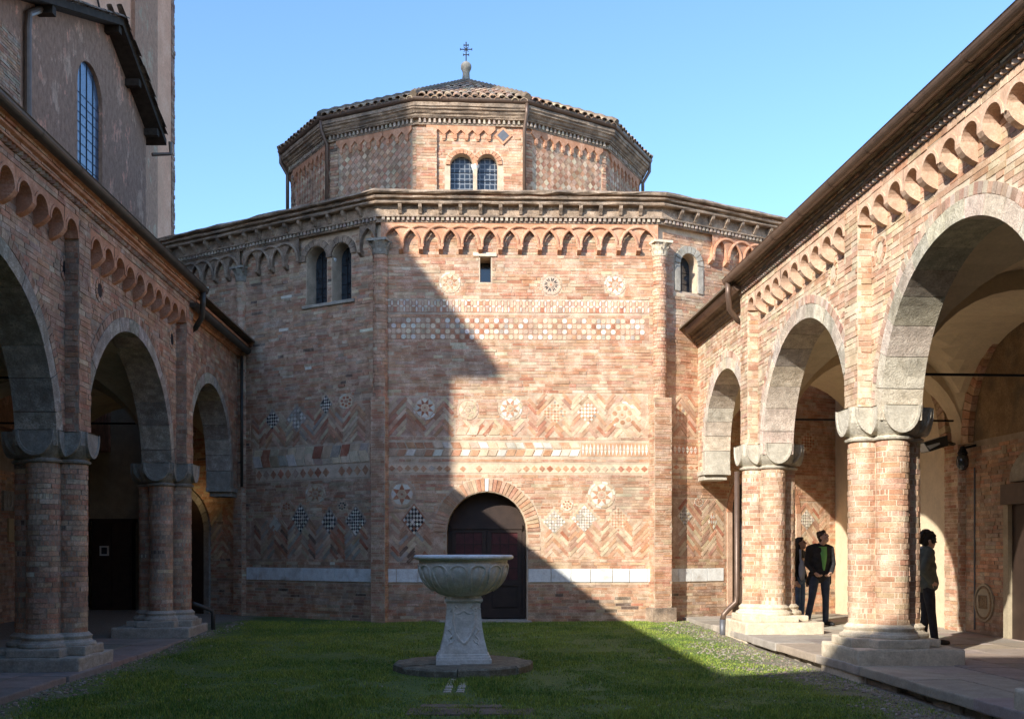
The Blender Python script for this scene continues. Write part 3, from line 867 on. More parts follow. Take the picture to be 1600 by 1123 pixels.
def medallion(fr, px, py, rpx, parent, style=0, star='r', field='w', hub='p'):
    u, z = fr.hit(px, py); u2, _ = fr.hit(px + rpx, py); r = abs(u2 - u)
    _, z2 = fr.hit(px, py - rpx); rz = abs(z2 - z)
    mb = MB()
    def ring(k, n=32): return [(u + r * k * math.cos(2 * math.pi * i / n), z + rz * k * math.sin(2 * math.pi * i / n)) for i in range(n)]
    mb.prism(fr, ring(1.0), -.004, .007, tcol('c'))
    n = 8 if style != 1 else 6
    if style == 2:            # ring of discs
        for i in range(7):
            a = 2 * math.pi * (i + .3) / 7
            mb.prism(fr, [(u + r * (.66 * math.cos(a) + .2 * math.cos(t)), z + rz * (.66 * math.sin(a) + .2 * math.sin(t))) for t in [math.pi * q / 5 for q in range(10)]], 0, .014, tcol(star, .2))
    elif style == 3:          # dark pierced rosette
        for i in range(8):
            a = 2 * math.pi * (i + .2) / 8
            for s_ in (-1, 1):
                b = a + s_ * .2
                mb.prism(fr, [(u + r * .34 * math.cos(b), z + rz * .34 * math.sin(b)), (u + r * .62 * math.cos(b + s_ * .16), z + rz * .62 * math.sin(b + s_ * .16)), (u + r * .82 * math.cos(b), z + rz * .82 * math.sin(b)), (u + r * .6 * math.cos(b - s_ * .04), z + rz * .6 * math.sin(b - s_ * .04))], 0, .0135, tcol('k'))
    else:
        for i in range(n):
            a = 2 * math.pi * i / n; h = math.pi / n
            # field triangles, pointing inwards
            mb.prism(fr, [(u + r * .9 * math.cos(a - h * .86), z + rz * .9 * math.sin(a - h * .86)), (u + r * .95 * math.cos(a), z + rz * .95 * math.sin(a)), (u + r * .9 * math.cos(a + h * .86), z + rz * .9 * math.sin(a + h * .86)), (u + r * .46 * math.cos(a), z + rz * .46 * math.sin(a))], 0, .013, tcol(field))
            a += h
            mb.prism(fr, [(u + r * .86 * math.cos(a), z + rz * .86 * math.sin(a)), (u + r * .47 * math.cos(a - h * .9), z + rz * .47 * math.sin(a - h * .9)), (u + r * .38 * math.cos(a), z + rz * .38 * math.sin(a)), (u + r * .47 * math.cos(a + h * .9), z + rz * .47 * math.sin(a + h * .9))], 0, .0145, tcol(star))
    mb.prism(fr, ring(.30, 16), 0, .016, tcol(hub))
    mb.prism(fr, ring(.11, 10), 0, .019, tcol(star if style != 3 else 'r'))
    # outer ring of little blocks
    for i in range(12):
        a0 = 2 * math.pi * (i + .04) / 12; a1 = 2 * math.pi * (i + .96) / 12; am = (a0 + a1) / 2
        mb.prism(fr, [(u + r * k * math.cos(a), z + rz * k * math.sin(a)) for k, a in ((.99, a0), (1.0, am), (.99, a1), (1.17, a1), (1.18, am), (1.17, a0))], -.002, .011, tcol('p' if style in (1, 3) else random.choice('cwp')))
    mb.build("medallion", 'tile', parent)
    return Disc(u, z, r * 1.2, rz * 1.2)

def checker(fr, px, py, rx, ry, n, parent, a='w', b='k', grid='diag', border='r'):
    u, z = fr.hit(px, py); ru = abs(fr.hit(px + rx, py)[0] - u); rz = abs(fr.hit(px, py - ry)[1] - z)
    mb = MB()
    mb.prism(fr, [(u - ru, z), (u, z - rz), (u + ru, z), (u, z + rz)], -.004, .006, tcol(border))
    k = .88
    for i in range(n):
        for j in range(n):
            s0, s1 = -1 + 2 * (i + .04) / n, -1 + 2 * (i + .96) / n
            t0, t1 = -1 + 2 * (j + .04) / n, -1 + 2 * (j + .96) / n
            q = [(u + ru * k * (s + t) / 2, z + rz * k * (s - t) / 2) for s, t in ((s0, t0), (s1, t0), (s1, t1), (s0, t1))]
            cc = a if (i + j) % 2 == 0 else b
            if random.random() < .07: cc = random.choice((a, b, 'g'))
            if random.random() < .05: continue
            mb.prism(fr, q, 0, .012 + random.uniform(-.002, .002), tcol(cc, .25 if cc != 'k' else .1))
    mb.build("checker_panel", 'tile', parent)
    return Lozenge(u, z, ru * 1.03, rz * 1.03)

TILE1 = brick_meshes('tile1')
def zigzag(fr, u0, u1, zlo, zhi, P, rise, rows, t, parent, holes, phase=0.0, cols='roprcpo', base=None, dark=0.0):
    """chevron courses: single bricks laid on the slope"""
    MB().box(fr, u0, u1, zlo, zhi, -.01, .0015, jitc((.52, .33, .22), .1), back=False).build("inlay_ground", 'brick', parent)
    half = P / 2; ang0 = math.atan2(rise, half); L = math.hypot(half, rise); cols_ = cols
    k0 = int((u0 - phase) / half) - 1; k1 = int((u1 - phase) / half) + 2
    for k in range(k0, k1):
        a = phase + k * half; up = (k % 2 == 0); ang = ang0 if up else -ang0
        for r in range(-2, rows):
            zo = (zlo if base is None else base) + r * t / math.cos(ang0)
            c = cols_[(r * 2 + k) % len(cols_)]
            for hs in range(2):
                f = .25 + .5 * hs
                cu = a + half * f; cz = zo + (rise * f if up else rise * (1 - f))
                if not (u0 + L * .13 < cu < u1 - L * .13 and zlo + t * .3 < cz < zhi - t * .25): continue
                if any(H.inside(cu, cz, 1.08) if isinstance(H, Lozenge) else (H.span(cz) and H.span(cz)[0] < cu < H.span(cz)[1]) for H in holes): continue
                inst("chevron_brick", random.choice(TILE1), parent, fr.mat(cu, cz, .009 + random.uniform(0, .004), ang) @ Matrix.Diagonal((L * .5 - .002, .022, t - .007, 1)), jitc(random.choice((TC[c], TC[c], zcol('low'))) if random.random() < dark else random.choice((TC[c], zcol('front'), PAL['cream'], zcol('front'))), .14))
    return Rect(u0, u1, zlo, zhi)

def lozenge_mesh():
    mb = MB(); fr = Frame((0, 0), (1, 0), (0, -1))
    mb.prism(fr, [(-.5, 0), (0, -.5), (.5, 0), (0, .5)], 0, .012, shrink=.05)
    return mb.mesh("diamond_tile", 'tile1')
def skew_mesh(s):
    mb = MB(); fr = Frame((0, 0), (1, 0), (0, -1))
    mb.prism(fr, [(-.5 - s, -.5), (.5 - s, -.5), (.5 + s, .5), (-.5 + s, .5)], 0, .012, shrink=.04)
    return mb.mesh("slanted_tile", 'tile1')
DIAM = lozenge_mesh(); SKEW = {1: skew_mesh(.16), -1: skew_mesh(-.16)}

def diamond_row(fr, px0, px1, py0, py1, n, parent, pys=None):
    u0, z1 = fr.hit(px0, py0); u1, z0 = fr.hit(px1, py1)
    MB().box(fr, u0, u1, z0, z1, -.01, .006, tcol('c'), back=False).build("pale_inlay_strip", 'tile', parent)
    w = (u1 - u0) / n
    for i in range(n):
        if random.random() < .09: continue
        inst("diamond_tile", DIAM, parent, fr.mat(u0 + w * (i + .5) + random.uniform(-.006, .006), (z0 + z1) / 2 + random.uniform(-.005, .005), .002 + random.uniform(-.003, .002), random.uniform(-.06, .06)) @ Matrix.Diagonal((w * random.uniform(.8, .92), 1, (z1 - z0) * random.uniform(.72, .84), 1)), tcol(random.choice('rooopg'), .2))
    return Rect(u0, u1, z0, z1)

def slanted_row(fr, px0, px1, py0, py1, n, parent, sgn, cols='wocwpo'):
    u0, z1 = fr.hit(px0, py0); u1, z0 = fr.hit(px1, py1); w = (u1 - u0) / n
    for i in range(n):
        inst("slanted_tile", SKEW[sgn], parent, fr.mat(u0 + w * (i + .5), (z0 + z1) / 2 + random.uniform(-.004, .004), random.uniform(-.004, .004), random.uniform(-.03, .03)) @ Matrix.Diagonal((w * random.uniform(.85, .96), 1, (z1 - z0) * random.uniform(.86, .96), 1)), tcol(random.choice(cols), .2))
    return Rect(u0 - w * .1, u1 + w * .1, z0, z1)

def saw_band(fr, px0, px1, py0, py1, n, parent):
    u0, z1 = fr.hit(px0, py0); u1, z0 = fr.hit(px1, py1); w = (u1 - u0) / n; mb = MB(); zm = (z0 + z1) / 2
    mb.box(fr, u0, u1, z0, z1, -.01, .004, tcol('o'), back=False)
    for i in range(n):
        a = u0 + w * i
        mb.prism(fr, [(a + .01, zm + .006), (a + w - .01, zm + .006), (a + w / 2, z1 - .01)], 0, .012, tcol('w'))
        mb.prism(fr, [(a + .01, zm - .006), (a + w / 2, z0 + .01), (a + w - .01, zm - .006)], 0, .012, tcol('w'))
    mb.build("sawtooth_inlay", 'tile', parent, kind="stuff")
    return Rect(u0, u1, z0, z1)

def oval(fr, u, z, ru, rz, d, mb, col, n=12):
    mb.prism(fr, [(u + ru * math.cos(2 * math.pi * i / n), z + rz * math.sin(2 * math.pi * i / n)) for i in range(n)], 0, d, col)

def oval_band(fr, px0, px1, py0, py1, parent):
    u0, z1 = fr.hit(px0, py0); u1, z0 = fr.hit(px1, py1); mb = MB(); h = (z1 - z0) / 2; n = round((u1 - u0) / (h * .98)); w = (u1 - u0) / n
    mb.box(fr, u0, u1, z0, z1, -.01, .004, jitc((.50, .29, .19), .08), back=False)
    for r in range(2):
        for i in range(n):
            cu, cz = u0 + w * (i + .5), z0 + h * (r + .5)
            sq = random.choice('ropppc')
            mb.prism(fr, [(cu - w * .3, cz - h * .42), (cu + w * .3, cz - h * .42), (cu + w * .16, cz), (cu + w * .3, cz + h * .42), (cu - w * .3, cz + h * .42), (cu - w * .16, cz)], 0, .009, tcol(sq, .2))
            oval(fr, cu + w * .5 * (1 if i < n - 1 else .8), cz, w * .15, h * .42, .012, mb, tcol(random.choice('wwcc')), 10)
            oval(fr, cu, z0 + h * (r + .98 if r == 0 else 1.93), w * .3, h * .13, .0125, mb, tcol(random.choice('wc')), 10)
    mb.build("oval_inlay_band", 'tile', parent, kind="stuff")
    return Rect(u0, u1, z0, z1)

def disc_band(fr, px0, px1, py0, py1, parent):
    u0, z1 = fr.hit(px0, py0); u1, z0 = fr.hit(px1, py1); mb = MB(); h = (z1 - z0) / 4; w = h * 1.8; n = int((u1 - u0) / w)
    w = (u1 - u0) / n
    mb.box(fr, u0, u1, z0, z1, -.01, .004, jitc((.50, .29, .19), .08), back=False)
    for r in range(4):
        for i in range(n):
            cu = u0 + w * (i + (.3 if r % 2 else .8)); cz = z0 + h * (r + .5)
            if cu + h * .5 > u1: continue
            oval(fr, cu, cz, h * .46, h * .46, .012, mb, tcol(random.choice('wwcccp')), 10)
            hx = random.choice('roopg' if (.15 < (cu - u0) / (u1 - u0) < .45 or (cu - u0) / (u1 - u0) > .66) else 'ppcpo')
            cu += w / 2
            if cu + h * .4 > u1: continue
            mb.prism(fr, [(cu - h * .3, cz - h * .4), (cu + h * .3, cz - h * .4), (cu + h * .38, cz), (cu + h * .3, cz + h * .4), (cu - h * .3, cz + h * .4), (cu - h * .38, cz)], 0, .010, tcol(hx, .2))
    mb.build("disc_inlay_band", 'tile', parent, kind="stuff")
    return Rect(u0, u1, z0, z1)

def slab_band(fr, u0, u1, z0, z1, parent, wmin=.3, wmax=.55, old=.15):
    u = u0
    while u < u1 - .02:
        w = random.uniform(wmin, wmax)
        if u1 - (u + w) < .2: w = u1 - u
        mb = MB(); rough_block(fr, u + .006, u + w - .006, z0 + .006, z1 - .006, -.02, .02 + random.uniform(0, .006), amp=.002, cuts=0, bev=.006, mb=mb, seed=u)
        mb.build("marble_slab", 'stone' if random.random() < old else 'marble', parent)
        u += w
    return Rect(u0, u1, z0, z1)

def voussoirs(fr, u, zs, r0, r1, n, d0, d1, parent, mat, colf=None, a0=0.0, a1=math.pi, name="voussoir", key=None, gap=.012, skip=None, single=True, ringc=None):
    mbj = MB()
    for i in range(n):
        t0 = a0 + (a1 - a0) * i / n; t1 = a0 + (a1 - a0) * (i + 1) / n; g = gap / r0 / 2; t0 += g; t1 -= g
        m = max(2, int((t1 - t0) * r1 / .12)); rr = r1 + random.uniform(-.006, .006); dd = d1 + random.uniform(-.004, .004)
        inn = [(u + r0 * math.cos(t0 + (t1 - t0) * k / m), zs + r0 * math.sin(t0 + (t1 - t0) * k / m)) for k in range(m + 1)]
        out = [(u + rr * math.cos(t1 - (t1 - t0) * k / m), zs + rr * math.sin(t1 - (t1 - t0) * k / m)) for k in range(m + 1)]
        mb = MB() if single else mbj
        c = colf() if colf else None
        mt = mat
        if key is not None and i == key: mt = 'marble'; c = None; dd += .006
        # faces as strips so that curved pieces stay valid
        b = len(mb.v); k_ = m + 1
        P = []
        for d in (d0, dd):
            P += [fr.p(x, z, d) for x, z in inn] + [fr.p(x, z, d) for x, z in reversed(out)]
        fs = []
        o2 = 2 * k_
        for k in range(m):
            fs += [(o2 + k, o2 + k + 1, o2 + k_ + k + 1, o2 + k_ + k), (k, k + 1, o2 + k + 1, o2 + k), (k_ + k, k_ + k + 1, o2 + k_ + k + 1, o2 + k_ + k)]
        fs += [(0, k_, o2 + k_, o2), (m, k_ + m, o2 + k_ + m, o2 + m)]
        mb.add(P, fs, c)
        if single:
            o_ = mb.build(name, mt, parent)
            if mt == 'ring_obj': o_.color = (*jitc(ringc or (.42, .385, .32), .22), 1)
    if not single: mbj.build(name, mat, parent)

# ---------------------------------------------------------------- front facet inlays
HF, HL, HR = [], [], []
for (px, py, r, st, s_, f_) in ((703, 442, 14, 0, 'o', 'c'), (861, 445, 14, 3, 'k', 'w'), (961, 445, 14, 0, 'o', 'w'),
        (664, 637, 16, 0, 'r', 'w'), (731, 640, 14, 1, 'p', 'c'), (797, 638, 16, 0, 'o', 'w'), (972, 648, 18, 2, 'o', 'c'),
        (628, 772, 18, 1, 'r', 'w'), (940, 773, 18, 0, 'o', 'w'), (886, 788, 8, 2, 'r', 'c')):
    HF.append(medallion(FF, px, py, r, w_front, st, s_, f_))
HF.append(oval_band(FF, 603, 1014, 468, 490, w_front))
HF.append(disc_band(FF, 603, 1014, 496, 532, w_front))
loz = [checker(FF, 867, 645, 23, 21, 8, w_front, 'c', 'o', border='p'), checker(FF, 919, 644, 20, 22, 7, w_front, 'w', 'o', border='p'),
       checker(FF, 647, 812, 20, 26, 7, w_front, 'w', 'k'), checker(FF, 866, 815, 20, 21, 8, w_front, 'w', 'g', border='p'),
       checker(FF, 913, 810, 23, 24, 10, w_front, 'w', 'g', border='p'), checker(FF, 966, 812, 20, 21, 8, w_front, 'c', 'o', border='p')]
HF += loz
med = [h for h in HF if isinstance(h, Disc)]
dhole = ArchHole(DU, DRAD + .30, DZS, 0)

pz = abs(FF.hit(800, 0)[0] - FF.hit(801, 0)[0])      # metres per photo pixel on the front wall
def zz(py): return FF.hit(815, py)[1]
def uu(px): return FF.hit(px, 700)[0]
HF.append(zigzag(FF, uu(606), uu(708), zz(681), zz(622), 58 * pz, 33 * pz, 7, .075, w_front, HF, phase=uu(606)))
HF.append(zigzag(FF, uu(712), uu(824), zz(680), zz(655), 62 * pz, 33 * pz, 4, .075, w_front, HF, phase=uu(740)))
HF.append(zigzag(FF, uu(826), uu(1012), zz(681), zz(617), 54 * pz, 30 * pz, 7, .075, w_front, HF, phase=uu(839)))
HF.append(slanted_row(FF, 714, 800, 666, 680, 5, w_front, 1, 'cowc'))
HF.append(slanted_row(FF, 606, 905, 690, 701, 21, w_front, -1)); HF.append(slanted_row(FF, 606, 905, 701.6, 713, 21, w_front, 1))
HF.append(saw_band(FF, 908, 1013, 692, 713, 18, w_front))
HF.append(diamond_row(FF, 606, 1013, 725, 739, 33, w_front))
low = [h for h in HF if not isinstance(h, Rect)]
HF.append(zigzag(FF, uu(606), uu(692), zz(876), zz(800), 50 * pz, 28 * pz, 8, .075, w_front, low + [dhole], phase=uu(624), cols='grbpbg', dark=.5))
HF.append(zigzag(FF, uu(845), uu(1013), zz(868), zz(815), 50 * pz, 27 * pz, 8, .072, w_front, low + [dhole], phase=uu(839)))
zb0, zb1 = zz(909.5), zz(888)
HF.append(slab_band(FF, .02, DU - DRAD - .03, zb0, zb1, w_front, old=.1)); HF.append(slab_band(FF, DU + DRAD + .03, WFL - .02, zb0, zb1, w_front, .3, .5, old=0))
voussoirs(FF, DU, DZS, DRAD + .015, DRAD + .27, 37, -.02, .016, w_front, 'tile1', lambda: None, key=18)
for o in [c for c in w_front.children if c.name.startswith("voussoir")]:
    o.color = (*zcol('front'), 1)
holesF = HF + [ArchHole(DU, DRAD + .28, DZS, DZS - .01), ArchHole(DU, DRAD + .015, DZS, 0), Rect(slit[0][0] - .02, slit[1][0] + .02, slit[0][1] - .02, slit[1][1] + .02)]
bricksF = lay(FF, .10, WFL - .10, GB, ZT - .1, holesF, 'front', zonef=lambda u, z: 'low' if z < zb0 and random.random() < .75 else 'front')

# ---------------------------------------------------------------- left facet inlays
for (px, py, r, st, s_, f_) in ((541, 627, 10, 2, 'r', 'w'), (493, 771, 13, 0, 'o', 'c'), (448, 791, 8, 1, 'r', 'p'), (535, 790, 7, 2, 'k', 'c')):
    HL.append(medallion(FL, px, py, r, w_left, st, s_, f_))
for (px, py, rx, ry, n, a, b) in ((426, 656, 12, 17, 6, 'w', 'k'), (464, 654, 17, 21, 6, 'w', 'g'), (509.5, 632, 10, 16, 6, 'w', 'k'),
        (470, 810, 15, 24, 8, 'w', 'k'), (515, 815, 14, 22, 6, 'w', 'k'), (556, 814, 18, 25, 9, 'w', 'k'), (430, 821, 10, 15, 1, 'w', 'w')):
    HL.append(checker(FL, px, py, rx, ry, n, w_left, a, b, border='g'))
def zl(py, px=480): return FL.hit(px, py)[1]
def ul(px): return FL.hit(px, 700)[0]
pl_ = abs(ul(481) - ul(480))
HL.append(zigzag(FL, ul(392), ul(580), zl(694), zl(640), 44 * pl_, 30 * pz, 7, .075, w_left, HL, phase=ul(405), cols='rgcpgo'))
HL.append(zigzag(FL, ul(392), ul(580), zl(872), zl(812), 44 * pl_, 30 * pz, 8, .075, w_left, HL, phase=ul(408), cols='grgbpr', dark=.5))
HL.append(slanted_row(FL, 396, 576, 703, 712, 13, w_left, 1, 'wpgrcc')); HL.append(slanted_row(FL, 396, 576, 713, 722, 13, w_left, -1, 'wpgrcc'))
HL.append(diamond_row(FL, 400, 578, 733, 744, 15, w_left))
HL.append(slab_band(FL, ul(386), LLEN - .05, zb0, zb1, w_left, old=.25))
lw_hole = [ArchHole(u, r + .16, lb_zs, lb_zs - .01) for u, r in LB] + [ArchHole(u, r + .01, lb_zs, lb_zb - .07) for u, r in LB]
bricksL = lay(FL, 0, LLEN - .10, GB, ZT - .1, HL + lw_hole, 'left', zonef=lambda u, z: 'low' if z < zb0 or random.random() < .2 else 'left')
# ---------------------------------------------------------------- right facet inlays
HR.append(checker(FR, 1070, 806, 12, 17, 6, w_right, 'w', 'g', border='c')); HR.append(checker(FR, 1113, 815, 8, 17, 4, w_right, 'w', 'o', border='c'))
HR.append(checker(FR, 1062, 645, 12, 18, 4, w_right, 'c', 'o', border='p')); HR.append(checker(FR, 1260, 812, 14, 18, 7, w_right, 'w', 'g', border='p'))
HR.append(checker(FR, 1262, 690, 14, 16, 6, w_right, 'c', 'r', border='p'))
HR.append(medallion(FR, 1092, 784, 6, w_right, 2, 'o', 'c'))
def ur(px): return FR.hit(px, 700)[0]
HR.append(zigzag(FR, ur(1052), ur(1139), zz(868), zz(778), 44 * pl_, 32 * pz, 12, .075, w_right, HR, phase=ur(1049)))
HR.append(zigzag(FR, ur(1052), ur(1139), zz(678), zz(618), 44 * pl_, 32 * pz, 8, .075, w_right, HR, phase=ur(1040)))
HR.append(zigzag(FR, ur(1248), ur(1296), zz(868), zz(778), 46 * pl_, 32 * pz, 12, .075, w_right, HR, phase=ur(1238)))
HR.append(saw_band(FR, 1051, 1139, 695, 713, 14, w_right)); HR.append(diamond_row(FR, 1051, 1139, 725, 738, 8, w_right))
HR.append(slab_band(FR, .06, RDU - RDR - .25, zb0, zb1, w_right, .3, .5, old=.5))
holesR = HR + [ArchHole(RWU, RWR + .17, rw_top - RWR, rw_zb), ArchHole(RDU, RDR + .16, rd_zs, 0)]
bricksR = lay(FR, .10, RLEN, GB, ZT - .1, holesR, 'front', zonef=lambda u, z: 'low' if z < zb0 else 'front')
put_bricks(bricksF, w_front, 240, 'brick', 'brick1')
put_bricks(bricksL, w_left, 40, 'brick', 'brick1')
put_bricks(bricksR, w_right, 20, 'brick', 'brick1')

# ---------------------------------------------------------------- window and door fittings
def colonnette(c, z0, z1, r, parent, mat='marble', name="colonnette"):
    mb = MB(); h = z1 - z0
    mb.lathe((c[0], c[1], 0), [(r * 1.7, z0), (r * 1.7, z0 + .04), (r * 1.3, z0 + .07), (r * 1.05, z0 + .1), (r, z0 + .14), (r * .92, z1 - h * .24), (r * 1.15, z1 - h * .22), (r * 1.0, z1 - h * .2), (r * 1.3, z1 - h * .12), (r * 1.9, z1 - .03), (r * 2.0, z1)], 14)
    return mb.build(name, mat, parent, smooth=True)

def arched_pane(fr, u, r, zs, zb, d, parent, mat='glass', bars=2, name="window"):
    o = MB().prism(fr, arch_poly(u, r * .99, zs, zb + .005), d - .02, d, back=True).build(name, mat, parent)
    mb = MB()
    for i in range(1, bars + 1):
        x = u - r + 2 * r * i / (bars + 1)
        mb.box(fr, x - .006, x + .006, zb, zs + math.sqrt(max(.0, r * r - (x - u) ** 2)) - .01, d + .001, d + .016)
    k = int((zs - zb) / .22)
    for i in range(1, k + 1):
        zz_ = zb + (zs - zb) * i / (k + .5); mb.box(fr, u - r + .003, u + r - .003, zz_ - .005, zz_ + .005, d + .002, d + .011)
    mb.build("glazing_bar", 'iron', o)
    return o

for (u, r) in LB:
    arched_pane(FL, u, r, lb_zs, lb_zb, -.3, w_left, 'glass', 2)
    voussoirs(FL, u, lb_zs, r + .01, r + .15, 9, -.1, .04, w_left, 'cornice')
um = (LB[0][0] + LB[0][1] + LB[1][0] - LB[1][1]) / 2
colonnette(FL.p(um, 0, -.1), lb_zb, lb_zs, .045, w_left)
rough_block(FL, LB[0][0] - LB[0][1] - .1, LB[1][0] + LB[1][1] + .1, lb_zb - .07, lb_zb, -.15, .05, .006, 2, .012).build("window_sill", 'stone', w_left)
arched_pane(FR, RWU, RWR, rw_top - RWR, rw_zb, -.25, w_right, 'glass', 1)
voussoirs(FR, RWU, rw_top - RWR, RWR + .01, RWR + .16, 9, -.1, .03, w_right, 'stone')
for s_ in (-1, 1):
    rough_block(FR, RWU + s_ * (RWR + .085) - .075, RWU + s_ * (RWR + .085) + .075, rw_zb, rw_top - RWR - .01, -.1, .028, .006, 3, .012).build("window_jamb", 'stone', w_right)
MB().box(FF, slit[0][0] - .01, slit[1][0] + .01, slit[0][1] - .01, slit[1][1] + .01, -.49, -.47).build("window", 'glass', w_front)
rough_block(FF, slit[0][0] - .14, slit[1][0] + .12, slit[1][1] + .01, slit[1][1] + .09, -.05, .035, .006, 2, .012).build("lintel", 'stone_pale', w_front)

def panel_door(fr, u, r, zs, zb, d, parent, mat, glass, rail_z, leaf=2, name="door"):
    """arched frame, plain boards or glass in the arch, leaves with a glazed upper and a panelled lower half"""
    o = MB().prism(fr, arch_poly(u, r * .995, zs, zb), d - .06, d - .02, back=True).build(name, mat, parent)
    mb = MB()
    for s_ in (-1, 1):
        mb.box(fr, u + s_ * r - (.07 if s_ > 0 else 0), u + s_ * r + (.07 if s_ < 0 else 0), zb, zs, d - .02, d + .03)
    mb.box(fr, u - r + .07, u + r - .07, rail_z - .05, rail_z + .05, d - .02, d + .04)
    mb.build("door_frame", mat, o)
    w = (2 * r - .14) / leaf
    for i in range(leaf):
        a = u - r + .07 + w * i + .008; b = a + w - .016
        lf = MB(); gz0 = zb + (rail_z - zb) * .42; gz1 = rail_z - .12
        for (p0, p1, q0, q1) in ((a, a + .09, zb + .02, rail_z - .055), (b - .09, b, zb + .02, rail_z - .055), (a + .09, b - .09, zb + .02, zb + .2), (a + .09, b - .09, gz0 - .12, gz0), (a + .09, b - .09, gz1, rail_z - .055)):
            lf.box(fr, p0, p1, q0, q1, d - .02, d + .014)
        pm = ((a + b) / 2, (zb + .2 + gz0 - .12) / 2); hw, hh = (b - a) / 2 - .13, (gz0 - .32 - zb) / 2 - .04
        lf.prism(fr, [(pm[0] - hw, pm[1] - hh), (pm[0] + hw, pm[1] - hh), (pm[0] + hw, pm[1] + hh - .06), (pm[0] + hw - .06, pm[1] + hh), (pm[0] - hw + .06, pm[1] + hh), (pm[0] - hw, pm[1] + hh - .06)], d - .02, d + .008)
        lf.build("door_leaf", mat, o)
        MB().box(fr, a + .09, b - .09, gz0, gz1, d - .02, d - .012).build("pane", glass, o)
        gb = MB(); nb = 3
        for k in range(1, nb): gb.box(fr, a + .09 + (b - a - .18) * k / nb - .007, a + .09 + (b - a - .18) * k / nb + .007, gz0, gz1, d - .012, d + .003)
        for k in range(1, 4): gb.box(fr, a + .09, b - .09, gz0 + (gz1 - gz0) * k / 4 - .007, gz0 + (gz1 - gz0) * k / 4 + .007, d - .012, d + .001)
        gb.build("glazing_bar", mat, o)
        kn = MB(); c = fr.p(b - .045 if i == 0 else a + .045, zb + 1.05, d + .014)
        kn.tube([c, Vector(c) + fr.n * .05], [.012, .022], 8); kn.build("handle", 'iron', o)
    return o

fdoor = panel_door(FF, DU, DRAD - .01, DZS, DZB + .03, -.38, church, 'wood', 'curtain', zz(822))
tag(fdoor, "dark wooden double door with red curtained panes")
rough_block(FF, DU - DRAD - .15, DU + DRAD + .1, .05, DZB + .02, -.5, .12, .008, 4, .02).build("threshold", 'stone', church)
sdoor = panel_door(FR, RDU, RDR - .01, rd_zs, rd_zb, -.12, church, 'wood_grey', 'glass', FR.hit(1150, 800)[1], 2)
tag(sdoor, "brown painted double door with small glass panes")
arched_pane(FR, RDU, RDR - .08, rd_zs + .08, rd_zs + .07, -.12, sdoor, 'glass', 3, name="fanlight")
voussoirs(FR, RDU, rd_zs, RDR + .01, RDR + .15, 15, -.1, .02, w_right, 'terracotta')
for s_ in (-1, 1): MB().box(FR, RDU + s_ * (RDR + .08) - .07, RDU + s_ * (RDR + .08) + .07, rd_zb, rd_zs, -.1, .018).build("door_jamb", 'pink_moulding', w_right)

# ---------------------------------------------------------------- corner shafts, friezes, cornice
def corner_pier(P2, nrm, half, z0, z1, parent, zone='front', r=0.0, mat='brick', mc='mortar'):
    """square brick pier (or round shaft when r) standing on a facet corner"""
    t = Vector((-nrm.y, nrm.x)); bl = []
    if not r:
        f0 = Frame(P2 + nrm * half, t, nrm); f1 = Frame(P2 + t * half, -nrm, t); f2 = Frame(P2 - t * half, nrm, -t)
        core = MB().box(Frame(P2, t, nrm), -half, half, z0, z1, -.3, half).build("corner_pier", mc, parent)
        lay(f0, -half + .004, half - .004, z0, z1, [], zone, h=.05, lmin=half * .9, lmax=half * 2, out=bl)
        lay(f1, -half, .25, z0, z1, [], zone, h=.05, lmin=half * .9, lmax=half * 1.4, out=bl); lay(f2, -.25, half, z0, z1, [], zone, h=.05, lmin=half * .9, lmax=half * 1.4, out=bl)
        mb = MB()
        for (fr, a, b, za, zb, d, c) in bl: mb.box(fr, a, b, za, zb, -.01, d, c, .003, False)
        mb.build("brickwork", mat, core, kind="stuff")
        return core
    core = MB().lathe((P2.x, P2.y, 0), [(r - .012, z0), (r - .012, z1)], 20).build("corner_shaft", mc, parent, smooth=False)
    mb = MB(); ring_courses(mb, P2, r, z0, z1, math.atan2(nrm.y, nrm.x) - 1.9, math.atan2(nrm.y, nrm.x) + 1.9, zone, 2)
    mb.build("brickwork", mat, core, kind="stuff")
    return core

def arc_brick(mb, c, r0, r1, a0, a1, z0, z1, col=None, m=4):
    vs = []
    for z in (z0, z1):
        for rr in (r0, r1):
            for k in range(m + 1):
                a = a0 + (a1 - a0) * k / m; vs.append((c[0] + rr * math.cos(a), c[1] + rr * math.sin(a), z))
    n = m + 1; fs = []
    for k in range(m):
        fs += [(n + k, n + k + 1, 3 * n + k + 1, 3 * n + k), (2 * n + k, 2 * n + k + 1, 3 * n + k + 1, 3 * n + k), (k, k + 1, n + k + 1, n + k)]
    fs += [(0, n, 3 * n, 2 * n), (m, n + m, 3 * n + m, 2 * n + m)]
    mb.add(vs, fs, col)

def ring_courses(mb, c, r, z0, z1, a0, a1, zone, per, h=.072):
    n = round((z1 - z0) / h); h = (z1 - z0) / n
    for i in range(n):
        a = a0 - random.uniform(0, .8)
        while a < a1:
            L = (a1 - a0) / per * random.uniform(.7, 1.2)
            b0, b1 = max(a, a0), min(a + L, a1); a += L
            if b1 - b0 < .12: continue
            arc_brick(mb, c, r - .02, r + random.uniform(-.004, .005), b0 + .008 / r, b1 - .008 / r, z0 + i * h + .005, z0 + (i + 1) * h - .005, zcol(zone))

